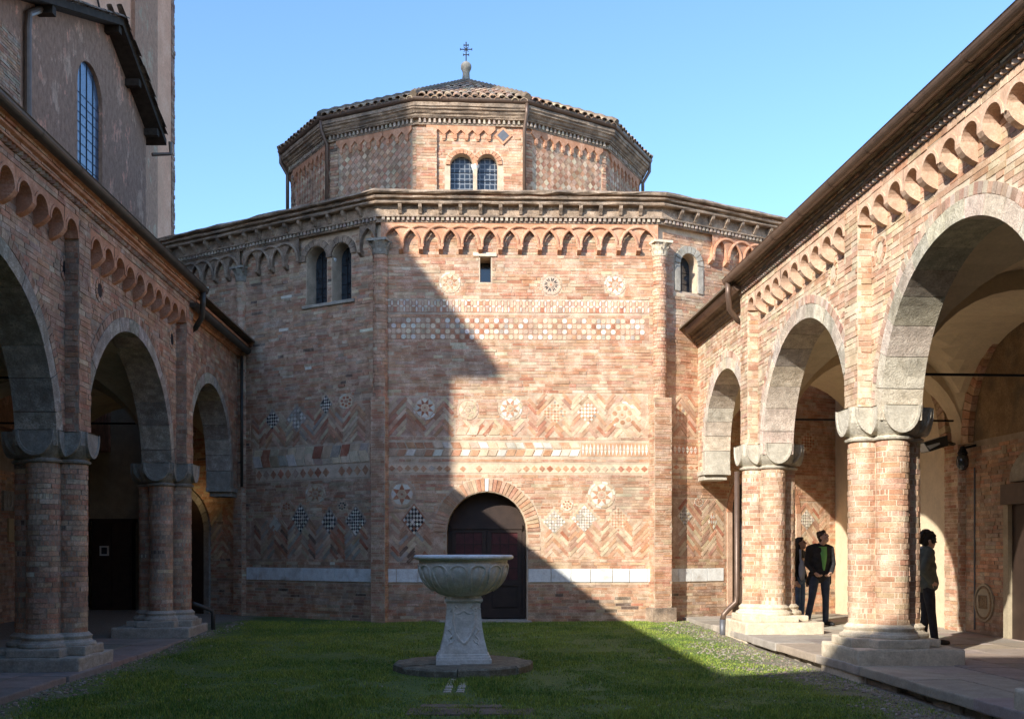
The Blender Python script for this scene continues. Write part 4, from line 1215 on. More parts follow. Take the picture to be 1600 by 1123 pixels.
bisL = (Vector((FF.n.x, FF.n.y)) + Vector((FL.n.x, FL.n.y))).normalized(); bisR = (Vector((FF.n.x, FF.n.y)) + Vector((FR.n.x, FR.n.y))).normalized()
zcap0, zcap1 = zz(402), zz(378)
zstep = zz(622)
corner_pier(CL + bisL * .0, bisL, .15, GB, zstep, church, 'header', 0, 'brick'); corner_pier(CL + bisL * .02, bisL, 0, zstep, zcap0, church, 'front', .15)
corner_pier(CR + bisR * .02, bisR, .19, GB, zstep, church, 'header'); corner_pier(CR + bisR * .04, bisR, 0, zstep, zcap0, church, 'front', .14)
PLm = Vector(FL.p(ul(378), 0)[:2]); nL = Vector((FL.n.x, FL.n.y))
corner_pier(PLm, nL, .13, GB, zz(640), church, 'left', 0, 'brick', 'mortar'); corner_pier(PLm, nL, 0, zz(640), zcap0 - .02, church, 'left', .13, 'brick', 'mortar')
rough_block(Frame(CR + bisR * .02, (-bisR.y, bisR.x), bisR), -.27, .27, .02, .42, -.2, .27, .01, 3, .015).build("pier_base", 'cornice', church)

def leaf_capital(P2, nrm, z0, z1, r, parent, mat):
    fr = Frame(P2, (-nrm.y, nrm.x), nrm); mb = MB(); h = z1 - z0
    mb.lathe((P2.x, P2.y, 0), [(r * .95, z0), (r * 1.1, z0 + .02), (r * 1.0, z0 + .04), (r * 1.05, z0 + h * .5), (r * 1.35, z1 - .05)], 16)
    for row, (zz0, zz1, rr) in enumerate(((z0 + .04, z0 + h * .55, 1.1), (z0 + h * .35, z1 - .05, 1.25))):
        for k in range(8):
            a = math.pi * 2 * (k + .5 * row) / 8; ca, sa = math.cos(a), math.sin(a); w = r * .34
            t = Vector((-sa, ca, 0)); e = Vector((ca, sa, 0)); c = Vector((P2.x, P2.y, 0))
            pts = []
            for (f, o, ww) in ((0, 1.0, 1), (.55, rr, 1), (.9, rr * 1.22, .8), (1.0, rr * 1.32, .35), (.88, rr * 1.36, .2)):
                q = c + e * r * o + Vector((0, 0, zz0 + (zz1 - zz0) * f))
                pts += [tuple(q - t * w * ww), tuple(q + e * .015), tuple(q + t * w * ww)]
            mb.add(pts, [(i * 3 + j, i * 3 + j + 1, i * 3 + j + 4, i * 3 + j + 3) for i in range(4) for j in range(2)])
    mb.box(fr, -r * 1.45, r * 1.45, z1 - .05, z1, -r * 1.3, r * 1.5)
    return mb.build("capital", mat, parent)
leaf_capital(CL + bisL * .02, bisL, zcap0, zcap1, .15, church, 'stone_dark'); leaf_capital(CR + bisR * .04, bisR, zcap0, zcap1, .14, church, 'stone_pale'); leaf_capital(PLm, nL, zcap0 - .02, zcap1, .13, church, 'stone_dark')

def interlace(fr, ua, ub, n, zs, stilt, parent, mat, skip=(), depth=.10, mat2=None, ends=True):
    """interlaced round arches on little consoles"""
    p = (ub - ua) / n; K = 10; mb = MB(); ztop = zs + stilt + p + .03
    for k in range(n):
        u0 = ua + k * p
        if any(a < u0 + p * .9 and u0 + p * .1 < b for a, b in skip):
            if mb.f: mb.build("frieze", mat2 or mat, parent); mb = MB()
            continue
        vs = []
        for i in range(K + 1):
            x = p * i / K; zl_ = zs + stilt + min(math.sqrt(max(0, p * p - x * x)), math.sqrt(max(0, p * p - (p - x) ** 2)))
            if i in (0, K): zl_ = zs
            vs += [fr.p(u0 + x, zl_, depth), fr.p(u0 + x, ztop, depth), fr.p(u0 + x, zl_, 0)]
        mb.add(vs, [(3 * i, 3 * i + 3, 3 * i + 4, 3 * i + 1) for i in range(K)] + [(3 * i, 3 * i + 3, 3 * i + 5, 3 * i + 2) for i in range(K)])
    if mb.f: mb.build("frieze", mat2 or mat, parent)
    # moulded arch, shared by all
    fl = Frame((0, 0), (1, 0), (0, -1)); am = MB(); N = 22; r0, r1 = p - .062, p - .004
    prof = [(r0, .0), (r0, .028), (r0 + .018, .04), (r1 - .02, .034), (r1, .022), (r1, .0)]
    vs = []
    for i in range(N + 1):
        a = math.pi * i / N
        for (rr, dd) in prof: vs.append(fl.p(rr * math.cos(a), stilt + rr * math.sin(a), dd))
    for sgn in (1, -1):
        pass
    k_ = len(prof)
    am.add(vs, [(i * k_ + j, i * k_ + j + 1, (i + 1) * k_ + j + 1, (i + 1) * k_ + j) for i in range(N) for j in range(k_ - 1)])
    for s_ in (-1, 1):
        a_, b_ = (r0, r1) if s_ > 0 else (-r1, -r0)
        am.box(fl, a_, b_, 0, stilt, 0, .03)
    me = am.mesh("arch_moulding", mat)
    cm = MB(); 
    cm.prism(Frame((0, 0), (0, 1), (1, 0)), [(0, 0), (-depth - .03, 0), (-depth - .03, -.05), (-depth * .8, -.08), (-depth * .5, -.10), (0, -.12)], -.042, .042, back=True)
    cme = cm.mesh("console", mat)
    for k in range(n + 1):
        u = ua + k * p
        if 0 < k < n and not any(a < u + p and u - p < b for a, b in skip):
            inst("arch_moulding", me, parent, fr.mat(u, zs, depth + (.006 if k % 2 else 0)))
        if (0 < k < n) and not any(a < u + .02 and u - .02 < b for a, b in skip):
            inst("console", cme, parent, fr.mat(u, zs, 0))
    return p
zs_f = zz(389)
ua, ub = uu(596), uu(1027)
interlace(FF, ua, ub, 14, zs_f, .06, w_front, 'terracotta', mat2='terracotta')
lsk = (LB[0][0] - LB[0][1] - .12, LB[1][0] + LB[1][1] + .12)
interlace(FL, ul(385), LLEN - .06, 9, zs_f, .06, w_left, 'cornice', skip=[lsk])
interlace(FL, ul(385) - 6 * .42, ul(385) - .1, 6, zs_f, .06, w_left, 'cornice')
interlace(FR, .08, .08 + 12 * .42, 12, zs_f, .06, w_right, 'terracotta', skip=[(RWU - RWR - .2, RWU + RWR + .2)])

path = [tuple(CE), tuple(CL), tuple(CR), tuple(CX)]
ZC = zs_f + .06 + (ub - ua) / 14 + .03
dpath = dense(path, .3)
m = MB(); sweep(m, path, [(-.2, ZC), (.115, ZC), (.115, ZC + .03), (.10, ZC + .035), (.10, ZC + .10), (-.2, ZC + .10)])
m.build("string_course", 'cornice', church)
m = MB()                                           # tooth course
for fr, L in ((FL, LLEN), (FF, WFL), (FR, RLEN)):
    u = .04
    while u < L - .05:
        m.box(fr, u, u + .055, ZC + .032, ZC + .098, .09, .16 + random.uniform(-.006, .006), jcol := jitc((.42, .33, .25), .2), .004); u += .1
m.build("tooth_course", 'brick', church, kind="stuff")
ZB = ZC + .10
m = MB(); sweep(m, dpath, [(-.2, ZB), (.175, ZB), (.18, ZB + .03), (.14, ZB + .035), (.14, ZB + .235), (-.2, ZB + .235)], jit=.002)
m.build("frieze_band", 'cornice', church)
bkm = MB().prism(Frame((0, 0), (0, 1), (1, 0)), [(-.13, -.17), (-.17, -.17), (-.20, -.12), (-.26, -.06), (-.27, 0), (-.13, 0)], -.035, .035, back=True).mesh("bracket", 'cornice')
for fr, L in ((FL, LLEN), (FF, WFL), (FR, RLEN)):
    n = round(L / .41)
    for k in range(1, n): inst("bracket", bkm, church, fr.mat(L * k / n, ZB + .232, 0))
ZD = ZB + .235
m = MB(); sweep(m, dpath, [(-.2, ZD), (.275, ZD), (.29, ZD + .02), (.29, ZD + .045), (.25, ZD + .05), (.22, ZD + .09), (.22, ZD + .10), (.30, ZD + .105), (.315, ZD + .13), (.30, ZD + .145), (-.2, ZD + .145)], jit=.008)
m.build("cornice", 'cornice', church)
ZE = ZD + .145
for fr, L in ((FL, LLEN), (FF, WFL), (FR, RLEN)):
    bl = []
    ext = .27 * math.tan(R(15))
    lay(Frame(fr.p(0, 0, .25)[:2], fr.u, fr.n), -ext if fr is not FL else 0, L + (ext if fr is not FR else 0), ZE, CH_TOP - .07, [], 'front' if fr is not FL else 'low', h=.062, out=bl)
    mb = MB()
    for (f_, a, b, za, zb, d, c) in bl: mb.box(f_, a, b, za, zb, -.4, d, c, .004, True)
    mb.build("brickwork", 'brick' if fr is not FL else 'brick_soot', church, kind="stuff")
m = MB(); sweep(m, dpath, [(-.5, CH_TOP - .075), (.33, CH_TOP - .07), (.36, CH_TOP - .045), (.355, CH_TOP - .01), (.31, CH_TOP + .01), (-.5, CH_TOP + .06)], jit=.014)
m.build("coping", 'cornice', church)

# ---------------------------------------------------------------- lantern drum (twelve-sided)
DPH = R(3.7); DC = Vector((-1.27, 29.22)); AP_E = 4.97; AP = 4.60
def drum_frame(k, ap):
    a = -math.pi / 2 + DPH + R(30) * k; n = Vector((math.cos(a), math.sin(a))); t = Vector((-n.y, n.x))
    s = 2 * ap * math.tan(R(15)); o = DC + n * ap - t * s / 2
    return Frame(o, t, n), s
def drum_corner(k, ap):
    a = -math.pi / 2 + DPH + R(30) * k - R(15); rr = ap / math.cos(R(15)); return (DC.x + rr * math.cos(a), DC.y + rr * math.sin(a))
F0, S0 = drum_frame(0, AP)
def zd(py): return F0.hit(735, py)[1]
DZ0, DZ1 = 8.9, zd(197)
lights = [(703.5, 739.5), (745.5, 777.5)]
LD = []
for a, b in lights:
    ua_, ub_ = F0.hit(a, 280)[0], F0.hit(b, 280)[0]; LD.append(((ua_ + ub_) / 2, (ub_ - ua_) / 2))
ld_top = zd(241); ld_zb = zd(308)
for k in range(-6, 6):
    fr, s = drum_frame(k, AP)
    base = MB().box(fr, 0, s, DZ0, DZ1 + .3, -.45, 0)
    if k == 0:
        wall = bpy.data.objects.new("drum_wall", cut(base, [MB().prism(fr, arch_poly(u, r, ld_top - r, ld_zb), -.3, .2, back=True) for u, r in LD], "drum_wall", 'mortar')); link(wall, church)
    else:
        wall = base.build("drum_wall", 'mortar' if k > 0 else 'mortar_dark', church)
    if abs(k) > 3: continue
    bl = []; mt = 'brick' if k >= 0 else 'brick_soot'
    if k == 0:
        lay(fr, 0, s, 9.6, DZ1 + .02, [ArchHole(u, r + .13, ld_top - r, ld_zb) for u, r in LD], 'drum', h=.066, out=bl)
        lay(Frame(fr.p(0, 0, .07)[:2], fr.u, fr.n), -.02, .46, 9.6, zd(203), [], 'drum', h=.066, out=bl)
        MB().box(fr, .0, .45, 9.6, zd(203), -.02, .069).build("pilaster", 'mortar', wall)
        put_bricks(bl, wall, 40, 'brick', 'brick1')
        for u, r in LD:
            arched_pane(fr, u, r, ld_top - r, ld_zb, -.2, wall, 'leaded', 0)
            voussoirs(fr, u, ld_top - r, r + .005, r + .11, 11, -.08, .035, wall, 'terracotta')
        colonnette(fr.p((LD[0][0] + LD[0][1] + LD[1][0] - LD[1][1]) / 2, 0, -.06), ld_zb, ld_top - LD[0][1] + .03, .05, wall)
        u, z = fr.hit(786, 213); dr = .21
        MB().prism(fr, [(u - dr, z), (u, z - dr), (u + dr, z), (u, z + dr)], -.02, .04).build("diamond_frame", 'terracotta', wall)
        MB().prism(fr, [(u - dr * .68, z), (u, z - dr * .68), (u + dr * .68, z), (u, z + dr * .68)], 0, .046).build("diamond_window", 'lead', wall)
    else:
        # diaper of lozenge bricks between two strips of plain brick
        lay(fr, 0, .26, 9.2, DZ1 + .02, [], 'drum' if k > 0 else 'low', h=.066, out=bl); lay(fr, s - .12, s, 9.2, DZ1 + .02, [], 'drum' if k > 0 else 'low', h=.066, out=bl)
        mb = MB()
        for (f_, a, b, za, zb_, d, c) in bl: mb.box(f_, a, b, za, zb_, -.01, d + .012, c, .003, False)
        q = .165
        nu = int((s - .38) / q); nv = int((DZ1 - 9.4) / (q))
        for i in range(nu):
            for j in range(nv):
                cu = .26 + q * (i + .5); cz = 9.4 + q * (j + .5)
                for (ou, oz, w, h) in ((0, 0, .072, .078), (q / 2, q / 2, .072, .078)):
                    x, y = cu + ou, cz + oz
                    if x + w > s - .12 or y + h > DZ1: continue
                    light_ = ou == 0
                    col = jitc(random.choice((PAL['rose'], PAL['blond'], PAL['pale'])) if light_ else random.choice((PAL['red'], PAL['brown'], PAL['orange'], PAL['red'])), .2)
                    mb.prism(fr, [(x - w, y), (x, y - h), (x + w, y), (x, y + h)], -.005, .008 if not light_ else .012, col)
        mb.build("brickwork", mt, wall, kind="stuff")
    # pendant zigzag under the cornice
    zm = MB().prism(WF, [(-.14, .0), (0, -.14), (.14, 0), (.14, .10), (-.14, .10)], 0, .06)
    zm.box(WF, -.04, .04, -.22, -.12, 0, .055); zm.box(WF, -.03, .03, -.25, -.221, 0, .04)
    if k == -3: zme = zm.mesh("pendant", 'terracotta')
    n = 8
    if k == -3: ZME = zme
    for i in range(n):
        u = .22 + (s - .35) * (i + .5) / n
        if k == 0 and abs(u - fr.hit(786, 213)[0]) < .22: continue
        inst("pendant", ZME, wall, fr.mat(u, zd(200) - .06, .0))

dp = [drum_corner(k, AP) for k in range(-3, 5)]
zt0 = DZ1
m = MB(); sweep(m, dp, [(-.2, zt0 - .02), (.07, zt0 - .02), (.075, zt0 + .02), (-.2, zt0 + .02)]); m.build("string_course", 'cornice', church)
m = MB()
for k in range(-3, 4):
    fr, s = drum_frame(k, AP); u = .03
    while u < s - .05:
        m.prism(fr, [(u, zt0 + .02), (u + .06, zt0 + .02), (u + .05, zt0 + .12), (u + .01, zt0 + .12)], .0, .10, jitc((.42, .33, .25), .2)); u += .115
m.build("tooth_course", 'brick', church, kind="stuff")
dd = dense(dp, .3)
m = MB(); sweep(m, dd, [(-.2, zt0 + .12), (.12, zt0 + .12), (.13, zt0 + .15), (.15, zt0 + .155), (.15, zt0 + .19), (.19, zt0 + .22), (.21, zt0 + .27), (.25, zt0 + .29), (.255, zt0 + .33), (.28, zt0 + .34), (.28, zt0 + .42), (-.2, zt0 + .45)], jit=.008); m.build("cornice", 'cornice', church)
EZ = zt0 + .47
m = MB(); sweep(m, dp, [(.27 + .075 * math.cos(a), EZ + .045 + .085 * math.sin(a)) for a in [math.pi + math.pi * i / 8 for i in range(9)]] + [(.335, EZ + .05), (.20, EZ + .05)], closed=False); m.build("gutter", 'gutter', church)
# roof surface and tiles
APZ = EZ + .05; TOPZ = EYE + (HOR - 131) / FPX * DC.y
roof = MB()
ring = [drum_corner(k, AP + .30) for k in range(12)]
roof.v = [(x, y, APZ) for x, y in ring] + [(DC.x, DC.y, TOPZ)]
roof.f = [(i, (i + 1) % 12, 12) for i in range(12)]; roof.c = [None] * 12
roof = roof.build("roof", 'cornice_dark', church)
slen = math.hypot(AP + .3, TOPZ - APZ); tm = MB(); t_len = .46
prof_n = 7
def tile_mesh():
    mb = MB(); vs = []
    for (y, r, z) in ((0, .088, .0), (t_len, .066, .010)):
        for k in range(prof_n):
            a = math.pi * k / (prof_n - 1); vs.append((r * math.cos(a), y, z + r * .72 * math.sin(a)))
    for (y, r, z) in ((0, .070, .0),):
        for k in range(prof_n):
            a = math.pi * k / (prof_n - 1); vs.append((r * math.cos(a), y, z + r * .72 * math.sin(a)))
    n = prof_n
    mb.add(vs, [(k, k + 1, n + k + 1, n + k) for k in range(n - 1)] + [(k, k + 1, 2 * n + k + 1, 2 * n + k) for k in range(n - 1)])
    return mb
TM = tile_mesh(); TME = TM.mesh("roof_tile", 'rooftile1', smooth=False)
rest = MB()
for k in range(-4, 5):
    fr, s = drum_frame(k, AP + .30)
    n3 = Vector((fr.n.x, fr.n.y, 0)); u3 = fr.u
    mid = Vector((fr.o.x + u3.x * s / 2, fr.o.y + u3.y * s / 2, APZ)); up = (Vector((DC.x, DC.y, TOPZ)) - mid).normalized(); nn = u3.cross(up).normalized()
    if nn.z < 0: nn = -nn
    for j in range(15):
        sj = j * .37 - .05; hw = s / 2 * (1 - max(0, sj) / slen)
        nc = int((2 * hw) / .205)
        for i in range(nc):
            x = (i + .5 - nc / 2) * .205
            for kind_ in ((1,) if j else (0, 1)):
                p = mid + u3 * (x + random.uniform(-.012, .012) + (.103 if kind_ == 0 else 0)) + up * (sj + random.uniform(-.02, .02)) + nn * (.035 if kind_ else -.02)
                rot = Matrix((u3, up, nn)).transposed().to_4x4() @ Matrix.Rotation(random.uniform(-.04, .04), 4, 'Z')
                M = Matrix.Translation(p) @ rot
                c = jitc(random.choice(((.40, .24, .15), (.46, .32, .2), (.33, .2, .13), (.28, .22, .17), (.5, .38, .25))), .15)
                if j < 2 and abs(k) <= 3 and kind_: inst("roof_tile", TME, roof, M, c)
                else: rest.add([tuple(M @ Vector(v)) for v in TM.v], TM.f, c)
rest.build("roof_tiling", 'rooftile', roof, kind="stuff")
hips = MB()
for k in range(-4, 6):
    cx, cy = drum_corner(k, AP + .33); a = Vector((cx, cy, APZ + .05)); b = Vector((DC.x, DC.y, TOPZ + .04))
    pts = [tuple(a.lerp(b, i / 30) + Vector((0, 0, .012 if i % 2 else 0))) for i in range(31)]
    hips.tube(pts, [.10 if i % 2 else .085 for i in range(31)], 8)
hips.build("hip_tiles", 'cornice_dark', roof)
m = MB(); k_ = DC.y / FPX
m.lathe((DC.x, DC.y, TOPZ - .05), [(.22, 0), (.19, .10), (.12, .16), (.10, .24), (.095, .34), (.11, .40), (.14, .45), (.15, .51), (.14, .57), (.10, .62), (.05, .65), (.02, .66)], 20)
finial = m.build("finial", 'stone_dark', church, smooth=True)
m = MB(); zc0 = TOPZ + .55; cx, cy = DC.x, DC.y
m.tube([(cx, cy, zc0), (cx, cy, EYE + (HOR - 66) * k_)], .016, 8)
for (py, hw) in ((71, 3.4), (77.5, 9), (86, 4.2)):
    z = EYE + (HOR - py) * k_; m.tube([(cx - hw * k_, cy, z), (cx + hw * k_, cy, z)], .014, 8)
    for s_ in (-1, 1): m.tube([(cx + s_ * hw * k_, cy, z - .03), (cx + s_ * hw * k_, cy, z + .03)], .013, 6)
for a in (45, 135, 225, 315):
    z = EYE + (HOR - 77.5) * k_; m.tube([(cx, cy, z), (cx + .09 * math.cos(R(a)), cy, z + .09 * math.sin(R(a)))], .01, 6)
m.build("iron_cross", 'iron', church)
# rain pipes of the lantern
def pipe(pts, r, name, mat, parent): return MB().tube(pts, r, 10).build(name, mat, parent, smooth=True)
for (k, sgn) in ((1, 0), (-1, 0), (3, 0), (-2, 0)):
    c1_ = drum_corner(k, AP + .27); c2_ = drum_corner(k, AP + .10)
    pipe([(c1_[0], c1_[1], EZ + .0), (c1_[0], c1_[1], EZ - .25), (c2_[0], c2_[1], EZ - .55), (c2_[0], c2_[1], 9.3)], .045, "downpipe", 'gutter', church)
# low roof between cornice and lantern
lr = MB(); inner = [drum_corner(k, AP - .1) for k in (-3, -1, 2, 4)]
outer = [Vector(p) for p in path]
for i in range(3):
    a, b, c, d = outer[i], outer[i + 1], Vector(inner[i + 1]), Vector(inner[i])
    lr.add([(a.x, a.y, CH_TOP - .02), (b.x, b.y, CH_TOP - .02), (c.x, c.y, 9.35), (d.x, d.y, 9.35)], [(0, 1, 2, 3)])
lr.build("roof", 'cornice_dark', church)
# back of the octagon, unseen but solid
bk = MB(); bp_ = [(CE.x, CE.y), (CE.x - 1.5, CE.y + 6), (-5, 37.5), (3, 37.5), (CX.x + 1, CX.y + 6), (CX.x, CX.y)]
for a, b in zip(bp_[:-1], bp_[1:]):
    bk.add([(a[0], a[1], 0), (b[0], b[1], 0), (b[0], b[1], CH_TOP), (a[0], a[1], CH_TOP)], [(0, 1, 2, 3)])
bk.build("wall", 'mortar_dark', church)

# ================================================================== ARCADES
def cushion(c, h, r, z0, z1, zt, fr, mb, faces, seg=40):
    """cushion capital: square block above tapering to the round shaft, half-round shields on its faces"""
    vs = []; rows = [z0 + (z1 - z0) * i / 8 for i in range(9)] + [zt]
    for z in rows:
        t = min(1.0, (z - z0) / (z1 - z0))
        for k in range(seg):
            a = 2 * math.pi * k / seg + math.pi / seg
            sq = h / max(abs(math.cos(a)), abs(math.sin(a)))
            sp = r + (h * 1.42 - r) * (1 - (1 - t) ** 1.7)
            rr = min(sq, sp)
            vs.append(fr.p(c[0] + rr * math.cos(a), z, c[1] + rr * math.sin(a)))
    fs = []
    for i in range(len(rows) - 1):
        for k in range(seg):
            k2 = (k + 1) % seg; fs.append((i * seg + k, i * seg + k2, (i + 1) * seg + k2, (i + 1) * seg + k))
    fs.append(tuple(range(seg))); fs.append(tuple(range((len(rows) - 1) * seg, len(rows) * seg)))
    mb.add(vs, fs)
    rl = h * .88; zc = zt - .045
    for (fu, fd) in faces:
        def q(s, z, e): return fr.p(c[0] + fu * (h + e) + fd * s, z, c[1] + fd * (h + e) + fu * s)
        arc_ = [(rl * math.cos(t), zc + (zc - z0 - .02) * -math.sin(t)) for t in [math.pi * k / 14 for k in range(15)]]
        pts = [(rl, zt - .004)] + arc_ + [(-rl, zt - .004)]; n = len(pts)
        mb.add([q(s, z, -.14) for s, z in pts] + [q(s, z, .028) for s, z in pts] + [q(s * .86, zc + (z - zc) * .86, .028) for s, z in pts] + [q(s * .84, zc + (z - zc) * .84, .016) for s, z in pts],
               [(i, i + 1, n + i + 1, n + i) for i in range(n - 1)] + [(n + i, n + i + 1, 2 * n + i + 1, 2 * n + i) for i in range(n - 1)] + [(2 * n + i, 2 * n + i + 1, 3 * n + i + 1, 3 * n + i) for i in range(n - 1)] + [tuple(range(3 * n, 4 * n)), (0, n - 1, 2 * n - 1, n)])

SH_OFF, SH_R = .255, .205
ARC_W = (R(50), R(72), R(92))
ARC_ME = {}
def arc_mesh(mat, wi, pi, h):
    key = (mat, wi, pi, round(h, 4))
    if key not in ARC_ME:
        mb = MB(); w = ARC_W[wi]; g = .008 / SH_R
        arc_brick(mb, (0, 0), SH_R - .03, SH_R + (-.002, .002, .005)[pi], -w / 2 + g, w / 2 - g, .005, h - .005)
        ARC_ME[key] = mb.mesh("brick", mat)
    return ARC_ME[key]

def make_pier(fr, u, arc, side, S, detail):
    """clustered pier: four brick shafts, cushion capitals, moulded bases, plinth"""
    zp, zbase, zsh, zcap, zt = S['zp'], S['zp'] + .17, S['zcap0'] - .06, S['zcap0'], S['zt']
    d0 = -.25
    shafts = [(u, d0 + SH_OFF, 'front'), (u - SH_OFF, d0, 'near'), (u + SH_OFF, d0, 'far'), (u, d0 - SH_OFF, 'back')]
    core = MB()
    for (su, sd, w) in shafts:
        p = fr.p(su, 0, sd); core.lathe((p[0], p[1], 0), [(SH_R - .005, zbase - .02), (SH_R - .005, zsh + .02)], 32)
    core.box(fr, u - .2, u + .2, zbase - .02, zsh + .02, d0 - .2, d0 + .2)
    pier = core.build("pier", S['mortar'], arc)
    h = .067; n = round((zsh - zbase) / h); h = (zsh - zbase) / n
    rest = MB()
    for (su, sd, w) in shafts:
        p = fr.p(su, 0, sd); dirv = {'front': fr.n, 'back': -fr.n, 'near': -fr.u, 'far': fr.u}[w]
        am = math.atan2(dirv.y, dirv.x)
        for i in range(n):
            a = am - R(125) - random.uniform(0, R(40))
            while a < am + R(118):
                wi = random.randrange(3); W = ARC_W[wi]; ac = a + W / 2; a += W
                z0 = zbase + i * h
                if detail >= 2 and w in ('front', 'near') and abs((ac - am + math.pi) % (2 * math.pi) - math.pi) < R(95):
                    inst("brick", arc_mesh(S['b1'], wi, random.randrange(3), h), pier, Matrix.Translation((p[0], p[1], z0)) @ Matrix.Rotation(ac, 4, 'Z'), zcol(S['pzone']))
                else:
                    arc_brick(rest, p, SH_R - .03, SH_R + random.uniform(-.003, .005), ac - W / 2 + .008 / SH_R, ac + W / 2 - .008 / SH_R, z0 + .005, z0 + h - .005, zcol(S['pzone']), 3)
    rest.build("brickwork", S['b'], pier, kind="stuff")
    cap = MB()
    for (su, sd, w) in shafts:
        cushion((su, sd), .265, SH_R, zcap, zcap + .27, zt, fr, cap, {'front': ((0, 1), (-1, 0), (1, 0)), 'near': ((-1, 0), (0, 1), (0, -1)), 'far': ((1, 0), (0, 1), (0, -1)), 'back': ((0, -1), (-1, 0), (1, 0))}[w])
    cap.build("capital", S['capmat'], pier)
    ab = MB()
    for (su, sd, w) in shafts:
        p = fr.p(su, 0, sd); ab.lathe((p[0], p[1], 0), [(SH_R - .01, zsh), (SH_R + .035, zsh + .012), (SH_R + .045, zsh + .035), (SH_R + .02, zsh + .05), (SH_R, zsh + .065)], 24)
    ab.build("neck_ring", S['capmat'], pier)
    bs = MB()
    for (su, sd, w) in shafts:
        p = fr.p(su, 0, sd)
        bs.lathe((p[0], p[1], zp), [(SH_R + .10, -.01), (SH_R + .11, .02), (SH_R + .10, .05), (SH_R + .065, .062), (SH_R + .045, .09), (SH_R + .055, .11), (SH_R + .06, .13), (SH_R + .035, .15), (SH_R + .01, .175)], 24)
    bs.build("base", S['basemat'], pier)
    pl = MB()
    rough_block(fr, u - .64, u + .64, -.15, zp - .11, -1.0, .34, .014, 5, .03, pl, seed=u)
    pl.build("plinth", S['basemat'], pier)
    pl = MB(); k = 0
    for (su, sd, w) in shafts:
        k += 1
        rough_block(fr, su - .34, su + .34, zp - .115, zp - .006 * k + .012, sd - .34, sd + (.335 if w != 'front' else .31), .01, 3, .025, pl, seed=u + k)
    pl.build("plinth_slab", S['basemat'], pier)
    return pier

